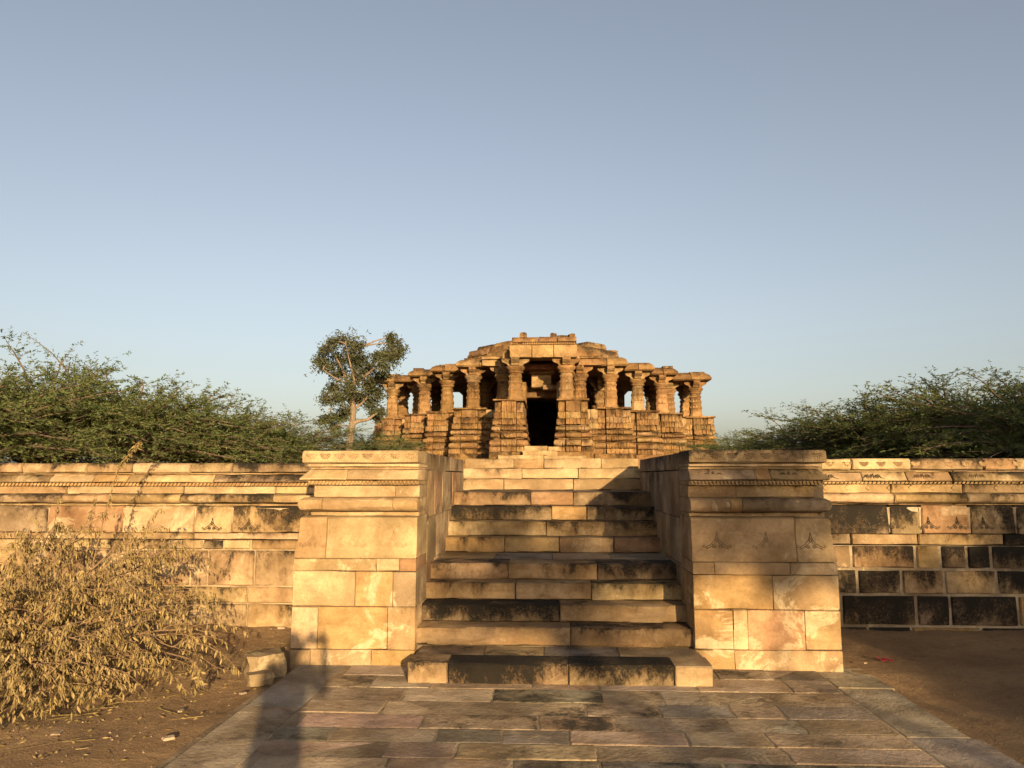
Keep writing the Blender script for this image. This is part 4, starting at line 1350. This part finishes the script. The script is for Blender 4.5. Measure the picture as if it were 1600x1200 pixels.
# ------------------------------------------------------------------ dry bush in the left foreground
def dry_bush(seed, root_loc, targets, label, nt, nleaf, group=None, name='dry_bush'):
    g = np.random.RandomState(seed)
    stems, Q, mi = [], [], []
    root = np.array(root_loc)
    def twig_set(P, k, tmin, lmin, lmax, spread):
        n = len(P)-1
        T = np.gradient(P, axis=0)
        t = g.uniform(tmin, 1.0, k)*n
        i0 = np.minimum(t.astype(int), n-1); fr = (t-i0)[:, None]
        A = P[i0]*(1-fr)+P[i0+1]*fr
        TT = T[i0]/(np.linalg.norm(T[i0], axis=1)[:, None]+1e-9)
        D = .85*TT+spread*g.normal(size=(k, 3))*np.array([1, 1, .6])+np.array([.05, -.05, .12])
        D /= np.linalg.norm(D, axis=1)[:, None]+1e-9
        LL = g.uniform(lmin, lmax, k)[:, None]
        return A, A+D*LL*.55+np.array([0, 0, .05]), A+D*LL-np.array([0, 0, .30])*LL, LL
    for (tx, ty, tz, arch) in targets:
        e = np.array([tx-.27+g.normal()*.10, ty+g.normal()*.12, max(.06, tz*g.uniform(.72, 1.10))])
        p0 = root+g.normal(size=3)*np.array([.12, .12, .02])
        p1 = (p0*.5+e*.5)+np.array([0, 0, arch])
        P = polyl(p0, p1, e, 12)
        P[1:] += g.normal(size=(11, 3))*.018
        stems.append((P, np.linspace(.014, .003, 12)))
        C0, C1, C2, LL = twig_set(P, nt, .22, .15, .60, .50)
        for q in range(nt):
            pl = polyl(C0[q], C1[q], C2[q], 6)
            pl[:, 2] = np.maximum(pl[:, 2], .02)
            stems.append((pl, np.linspace(.0035, .0015, 6)))
            # hanging leaflets in comb-like pairs along the twig
            m = int(nleaf*LL[q, 0]/.4)
            s = np.sort(g.uniform(.10, 1.0, m))[:, None]
            LP = (1-s)**2*C0[q]+2*s*(1-s)*C1[q]+s*s*C2[q]
            LP = LP+g.normal(size=(m, 3))*.010
            LP[:, 2] = np.maximum(LP[:, 2], .05)
            d = C2[q]-C0[q]; d /= np.linalg.norm(d)+1e-9
            side = np.cross(d, [0, 0, 1.0]); side /= np.linalg.norm(side)+1e-9
            sg = np.where(np.arange(m) % 2 == 0, 1.0, -1.0)[:, None]
            D = np.array([0, 0, -1.0])+side*sg*g.uniform(.05, .55, (m, 1))+d*g.uniform(-.1, .5, (m, 1))+g.normal(size=(m, 3))*.16
            L = g.uniform(.45, 1.35, m)*.052
            W_ = g.uniform(.6, 1.25, m)*.0145
            Dn = D/np.linalg.norm(D, axis=1)[:, None]
            S = np.cross(Dn, g.normal(size=(m, 3))); S /= np.linalg.norm(S, axis=1)[:, None]+1e-9
            Nn = np.cross(Dn, S)
            L_, Wd = L[:, None], W_[:, None]
            B = LP+Dn*.006
            M1, M2 = B+Dn*L_*.33, B+Dn*L_*.72
            tip = B+Dn*L_+Nn*L_*.15
            fold = Nn*Wd*.35
            Q.append(np.stack([B, M1+S*Wd*.5+fold, M2+S*Wd*.4+fold, tip], 1)); mi.append(np.zeros(m))
            Q.append(np.stack([B, tip, M2-S*Wd*.4+fold, M1-S*Wd*.5+fold], 1)); mi.append(np.zeros(m))
    Q = np.concatenate(Q)-root
    Q[:, :, 2] = np.maximum(Q[:, :, 2], -.0)
    lv = quads_mesh('foliage', Q, [M_DRY], None)
    V, Fc = tubes([(p-root, r_) for p, r_ in stems], 4, cap=False)
    br = mesh('branches', V, Fc, M_TWIG, 1.2)
    e_ = empty(name, tuple(root))
    for nm, me in (('branch', br), ('foliage', lv)):
        o = bpy.data.objects.new(nm, me); COL.objects.link(o); o.parent = e_
    tag(e_, label, 'bush', group)
    return e_
def bush_targets():
    T = []
    def at(px, py, Y, arch): T.append((X(px, Y, py), Y, max(.08, Z(py, Y, px)), arch))
    # right-hand sprays
    for px, py, Y, a in ((330, 905, 7.0, .35), (338, 940, 6.8, .3), (345, 985, 6.6, .25), (335, 1010, 6.3, .25), (290, 1040, 5.9, .25), (255, 1075, 5.7, .22), (300, 870, 7.3, .45),
                         (240, 1060, 5.6, .25), (190, 1090, 5.5, .2), (130, 1100, 5.4, .2), (60, 1100, 5.3, .25), (300, 985, 6.2, .3), (270, 930, 6.7, .35), (250, 990, 6.0, .3),
                         (210, 1010, 5.8, .3), (170, 1040, 5.6, .25), (100, 1060, 5.5, .25), (310, 800, 7.5, .25), (300, 815, 7.3, .3), (285, 845, 7.2, .4), (230, 860, 7.1, .4),
                         (230, 900, 6.8, .35), (180, 850, 7.2, .4), (140, 840, 7.2, .45), (100, 830, 7.2, .45), (60, 850, 7.0, .4), (130, 790, 7.3, .35), (180, 780, 7.4, .3),
                         (20, 830, 7.1, .4), (-40, 860, 6.8, .4), (-60, 920, 6.3, .4), (30, 900, 6.5, .35), (90, 920, 6.4, .35), (150, 930, 6.4, .35), (60, 980, 6.0, .3), (10, 1000, 5.8, .3),
                         (120, 990, 6.0, .3), (180, 960, 6.2, .3), (-30, 1040, 5.5, .3), (20, 1070, 5.4, .25), (200, 905, 6.8, .35), (265, 890, 7.0, .4), (150, 890, 6.9, .35), (110, 875, 7.0, .4),
                         (310, 960, 6.6, .3), (280, 1010, 6.0, .3), (220, 940, 6.5, .3), (320, 925, 6.9, .3), (-20, 960, 6.0, .4), (40, 940, 6.3, .4)):
        at(px, py, Y, a)
    return T
dry_bush(3, (-4.55, 6.45, -.02), bush_targets(), 'big heap of dried thorny branches with wilted straw coloured leaves at left', 15, 19)
# lone whips standing up out of the bush
def whip(seed, pts, label, leaves=60, start=.6):
    g = np.random.RandomState(seed)
    P = np.array([(X(px, Y, py), Y, max(.02, Z(py, Y, px))) for px, py, Y in pts])
    t = np.linspace(0, len(P)-1, 26); i = np.minimum(t.astype(int), len(P)-2); f = (t-i)[:, None]
    C = P[i]*(1-f)+P[i+1]*f
    for _ in range(6): C[1:-1] = (C[:-2]+2*C[1:-1]+C[2:])/4
    root = C[0].copy()
    V, Fc = tubes([(C-root, np.linspace(.007, .0022, 26))], 5)
    e_ = empty('dry_stalk', tuple(root))
    o = link('stalk', mesh('stalk', V, Fc, M_TWIG, 1.2), None); o.parent = e_
    if leaves:
        s = g.uniform(start, 1.0, leaves)*25; i0 = np.minimum(s.astype(int), 24); fr = (s-i0)[:, None]
        A = C[i0]*(1-fr)+C[i0+1]*fr-root+g.normal(size=(leaves, 3))*.012
        D = g.normal(size=(leaves, 3))*.5+np.array([0, 0, -.8])
        q = quads_mesh('leaves', leaf_quads(A, D, g.uniform(.7, 1.3, leaves)*.05, g.uniform(.7, 1.3, leaves)*.015, g), [M_DRY])
        o = bpy.data.objects.new('foliage', q); COL.objects.link(o); o.parent = e_
    tag(e_, label, 'dry stalk', 'dry stalks rising out of the bush')
whip(1, [(120, 1010, 6.8), (140, 900, 7.2), (165, 800, 7.4), (185, 725, 7.5), (221, 690, 7.5)], 'tall leafy dry stalk whose tip crosses above the wall coping', 130, .5)
whip(2, [(20, 950, 6.8), (48, 850, 7.2), (45, 820, 7.3), (28, 780, 7.3)], 'bare curved dry stalk at the far left before the wall', 0)
whip(5, [(15, 960, 6.7), (25, 860, 7.1), (22, 825, 7.2), (14, 812, 7.2)], 'short bare dry stalk nearest the left picture edge', 0)
whip(6, [(260, 1020, 6.2), (300, 1030, 5.9), (313, 1048, 5.7), (308, 1075, 5.6)], 'short leafy twig drooping to the soil at the right tip of the bush', 40, .45)

# ------------------------------------------------------------------ rubble and litter
def rubble():
    r = random.Random(3)
    o = rough_block('rubble_block', None, M_STONE, (.31, .27, .20), (-2.40, 6.58, .035), .5, tint((.40, .31, .18), .03, .03, .42), seed=5, jag=.22)
    tag(o, 'broken squarish stone block leaning on the left foot of the lit pier', 'stone block')
    o = rough_block('rubble_block', None, M_STONE, (.20, .13, .09), (-2.34, 6.33, -.012), .6, tint((.40, .30, .19), .03, .03, .2), seed=8, jag=.2)
    tag(o, 'flat broken stone lying in front of the squarish block by the kerb', 'stone block')
    for i, (px, py, sz, lab) in enumerate(((263, 1152, .07, 'pale flat stone chip on the soil below the dry bush'), (283, 1109, .05, 'small whitish stone chip near the kerb and bush tip'), (380, 1082, .05, 'flat chip of stone beside the kerb'),
                                      (90, 1145, .09, 'pale stone chip at the lower left on the soil'), (1565, 1190, .06, 'pale stone chip on the soil at the lower right'), (1352, 1047, .035, 'tiny pale stone chip on the shaded soil right of the pier'),
                                      (440, 990, .08, 'brick shaped chip on the soil at the left wall foot'))):
        rr_ = _R*((px-800)/FPX)-_U*((py-600)/FPX)+_F
        t = -(CAM_H+.04)/rr_.z
        p = rr_*t
        o = rough_block('stone_chip', None, M_STONE, (sz*.95, sz*.6, sz*.25), (p.x, p.y, -.045 if p.y < 6.4 else .02), r.uniform(0, 3), tint((.58, .46, .33), .1, .05, .0), seed=i+60, jag=.3)
        tag(o, lab, 'stone chip', 'stone chips on the soil')
    # red wrapper
    V, Fc = [], []
    n = 9
    for i in range(n):
        for j in range(4):
            V.append((-.06+.12*i/(n-1), -.022+.044*j/3+.004*math.sin(i*1.7), .008+.010*math.sin(i*1.3+j)+.006*(j % 2)+.012*(i == 0)))
    for i in range(n-1):
        for j in range(3):
            Fc.append((i*4+j, (i+1)*4+j, (i+1)*4+j+1, i*4+j+1))
    o = link('litter_wrapper', mesh('litter_wrapper', V, Fc, plain('red_foil', (0.223, 0.0133, 0.0265), .35)), None, (2.93, 7.12, .0), -.5)
    md = o.modifiers.new('thick', 'SOLIDIFY'); md.thickness = .002
    tag(o, 'crumpled red wrapper on the shaded soil right of the pier', 'litter')
    # gravel scattered over the soil
    g = np.random.RandomState(12)
    V, Fc = [], []
    for side, n in ((-1, 1500), (1, 900)):
        for _ in range(n):
            if side < 0: x, y = g.uniform(-5.5, -2.3), g.uniform(4.2, 8.25)
            else: x, y = g.uniform(2.7, 5.6), g.uniform(4.2, 8.25)
            s = .003+.007*g.rand()**4
            zz = -.075+(np.clip((y-6.3)/2, 0, 1)*(.085 if side < 0 else .06))+(.05 if side > 0 else 0)
            zz += .014*float(fbm(np.array(x), np.array(y), 2.2, 3))+.010*float(fbm(np.array(x), np.array(y), 6, 5))+.004*float(fbm(np.array(x), np.array(y), 17, 8))
            b = len(V)
            j = g.uniform(.6, 1.4, 5)
            V += [(x-s*j[0], y, zz), (x, y-s*j[1], zz), (x+s*j[2], y, zz), (x, y+s*j[3], zz), (x, y, zz+s*j[4]*.8)]
            Fc += [(b, b+1, b+4), (b+1, b+2, b+4), (b+2, b+3, b+4), (b+3, b, b+4)]
    o = link('gravel', mesh('gravel', V, Fc, M_STONE), None, (0, 0, 0), 0, (0.254, 0.191, 0.122, .0))
    tag(o, 'fine gravel scattered over the sandy soil', 'gravel', kind='stuff')
rubble()
def leaf_litter():
    g = np.random.RandomState(44)
    n = 1500
    x = -3.9+g.normal(size=n)*.75; y = 5.9+g.normal(size=n)*.75
    keep = (x < -2.32) & (y > 4.3) & (y < 8.2)
    x, y = x[keep], y[keep]
    zz = -.068+np.clip((y-6.3)/2, 0, 1)*.085+.014*fbm(x, y, 2.2, 3)+.010*fbm(x, y, 6, 5)+.004*fbm(x, y, 17, 8)
    P = np.stack([x, y, zz], 1)
    a = g.rand(len(x))*6.28
    D = np.stack([np.cos(a), np.sin(a), g.uniform(-.05, .35, len(x))], 1)
    q = leaf_quads(P, D, g.uniform(.02, .055, len(x)), g.uniform(.007, .016, len(x)), g)
    st = twig_quads(P[:160]+np.array([.1, .05, .004]), P[:160]+D[:160]*np.array([1, 1, .1])*g.uniform(.06, .3, (160, 1)), .0025, g)
    o = link('leaf_litter', quads_mesh('leaf_litter', np.concatenate([q, st]), [M_DRY]))
    tag(o, 'fallen dry leaves and bits of twig on the soil round the bush', 'leaf litter', kind='stuff')
leaf_litter()

# ------------------------------------------------------------------ what stands behind the viewer and throws the shade
SHADE = [shrub_meshes(301, 2.0, 2.6, 60, 26, 14, .13, .05, whips=4, trunk=.06, twl=(.3, .7), low=-.2), shrub_meshes(302, 2.2, 2.8, 40, 18, 12, .14, .05, whips=5, trunk=.06, twl=(.3, .8), low=.0)]
def shade_tree(k, x, y, zc, sx, sz, lab, trunk_h=None):
    """a tree on a stem whose crown starts at height zc"""
    root = empty('shade_tree', (x, y, -.06))
    if zc > .3:
        V, Fc = tubes([([(0, 0, 0), (.06, .02, zc*.4), (-.03, .0, zc*.8), (0, 0, zc+.3)], [.05, .045, .04, .03])], 8)
        o = bpy.data.objects.new('trunk', mesh('trunk', V, Fc, M_BARK, 1.2)); COL.objects.link(o); o.parent = root
    for nm, me in zip(('branch', 'crown'), SHADE[k]):
        o = bpy.data.objects.new(nm, me); COL.objects.link(o); o.parent = root
        o.location = (0, 0, zc); o.scale = (sx, sx, sz)
    tag(root, lab, 'tree', 'trees standing behind the viewer')
gs = 'behind the viewer, out of the picture'
HEDGE = [(4.3, -14.0, 1.6, 1.0, .80, .92), (6.3, -14.4, 1.8, 1.0, .90, .92), (8.3, -13.9, 1.8, 1.0, .85, .92), (10.1, -14.2, 3.9, 1.0, .78, .66), (11.8, -14.0, 4.5, 1.0, .90, .74), (13.7, -14.0, 4.7, 1.0, .95, .78),
         (10.6, -12.4, 1.9, 1.0, .95, .85), (13.2, -12.6, 1.9, 1.0, 1.0, .9)]
for i, (x, y, zc, k, sx, sz) in enumerate(HEDGE):
    shade_tree(0, x, y, zc, sx, sz, 'shade tree %s %s' % (('first', 'second', 'third', 'fourth', 'fifth', 'sixth', 'seventh', 'eighth')[i], 'of the row ' + gs))
shade_tree(1, 7.75, -13.2, 4.8, .80, .50, 'open crowned tree over the row ' + gs)
shade_tree(1, 5.8, -12.6, 4.05, .60, .66, 'smaller open crowned tree over the row ' + gs)
shade_tree(0, 17.5, -13.0, 3.0, 2.2, 3.0, 'big spreading tree right of the row ' + gs)  # added unseen tree, put here to shade the right-hand scrub

def person():
    """the photographer: standing just behind the lens, both arms raised to hold a phone"""
    J = {}
    V, E, RAD = [], [], []
    def v(p, r, par=None):
        V.append(p); RAD.append(r)
        if par is not None: E.append((par, len(V)-1))
        return len(V)-1
    pel = v((0, 0, .95), .145)
    sp = v((0, 0, 1.12), .13, pel)
    ch = v((0, 0, 1.30), .15, sp)
    nk = v((0, .01, 1.44), .06, ch)
    hb = v((0, .03, 1.52), .075, nk)
    hm = v((0, .035, 1.60), .092, hb)
    ht = v((0, .03, 1.68), .07, hm)
    for s in (-1, 1):
        hp = v((s*.10, 0, .90), .095, pel)
        kn = v((s*.11, .02, .50), .062, hp)
        an = v((s*.12, -.01, .09), .042, kn)
        he = v((s*.12, -.03, .05), .045, an)
        to = v((s*.14, .16, .03), .035, an)
        sh = v((s*.18, .0, 1.38), .065, ch)
        el = v((s*.27, .16, 1.22), .045, sh)
        wr = v((s*.10+.10, .36, 1.50), .030, el)
        pm = v((s*.06+.11, .40, 1.57), .030, wr)
        for f in range(4):
            a = v((s*.05+.11, .425, 1.55+.02*f), .010, pm)
            v((s*.02+.11, .43, 1.55+.02*f), .008, a)
        th = v((s*.05+.11, .395, 1.53), .011, pm)
        v((s*.02+.11, .392, 1.54), .009, th)
    me = bpy.data.meshes.new('body')
    me.from_pydata(V, E, [])
    o = bpy.data.objects.new('person', me); COL.objects.link(o)
    o.location = (-.12, -.50, 0.0)
    o.scale = (.92, 1.0, 1.05)
    md = o.modifiers.new('skin', 'SKIN')
    for i, sv in enumerate(me.skin_vertices[0].data):
        sv.radius = (RAD[i], RAD[i]); sv.use_root = (i == 0)
    sb = o.modifiers.new('sub', 'SUBSURF'); sb.levels = 1; sb.render_levels = 2
    me.materials.append(plain('clothing', (.12, .14, .2), .9))
    tag(o, 'person just behind the viewpoint with both arms raised, shadow on the left pier', 'person')
    p = box_obj('phone', None, plain('black_plastic', (.02, .02, .022), .3), -.08, .07, -.052, -.044, 1.565, 1.64)
    tag(p, 'dark phone held level in the raised hands behind the viewpoint', 'phone')
person()
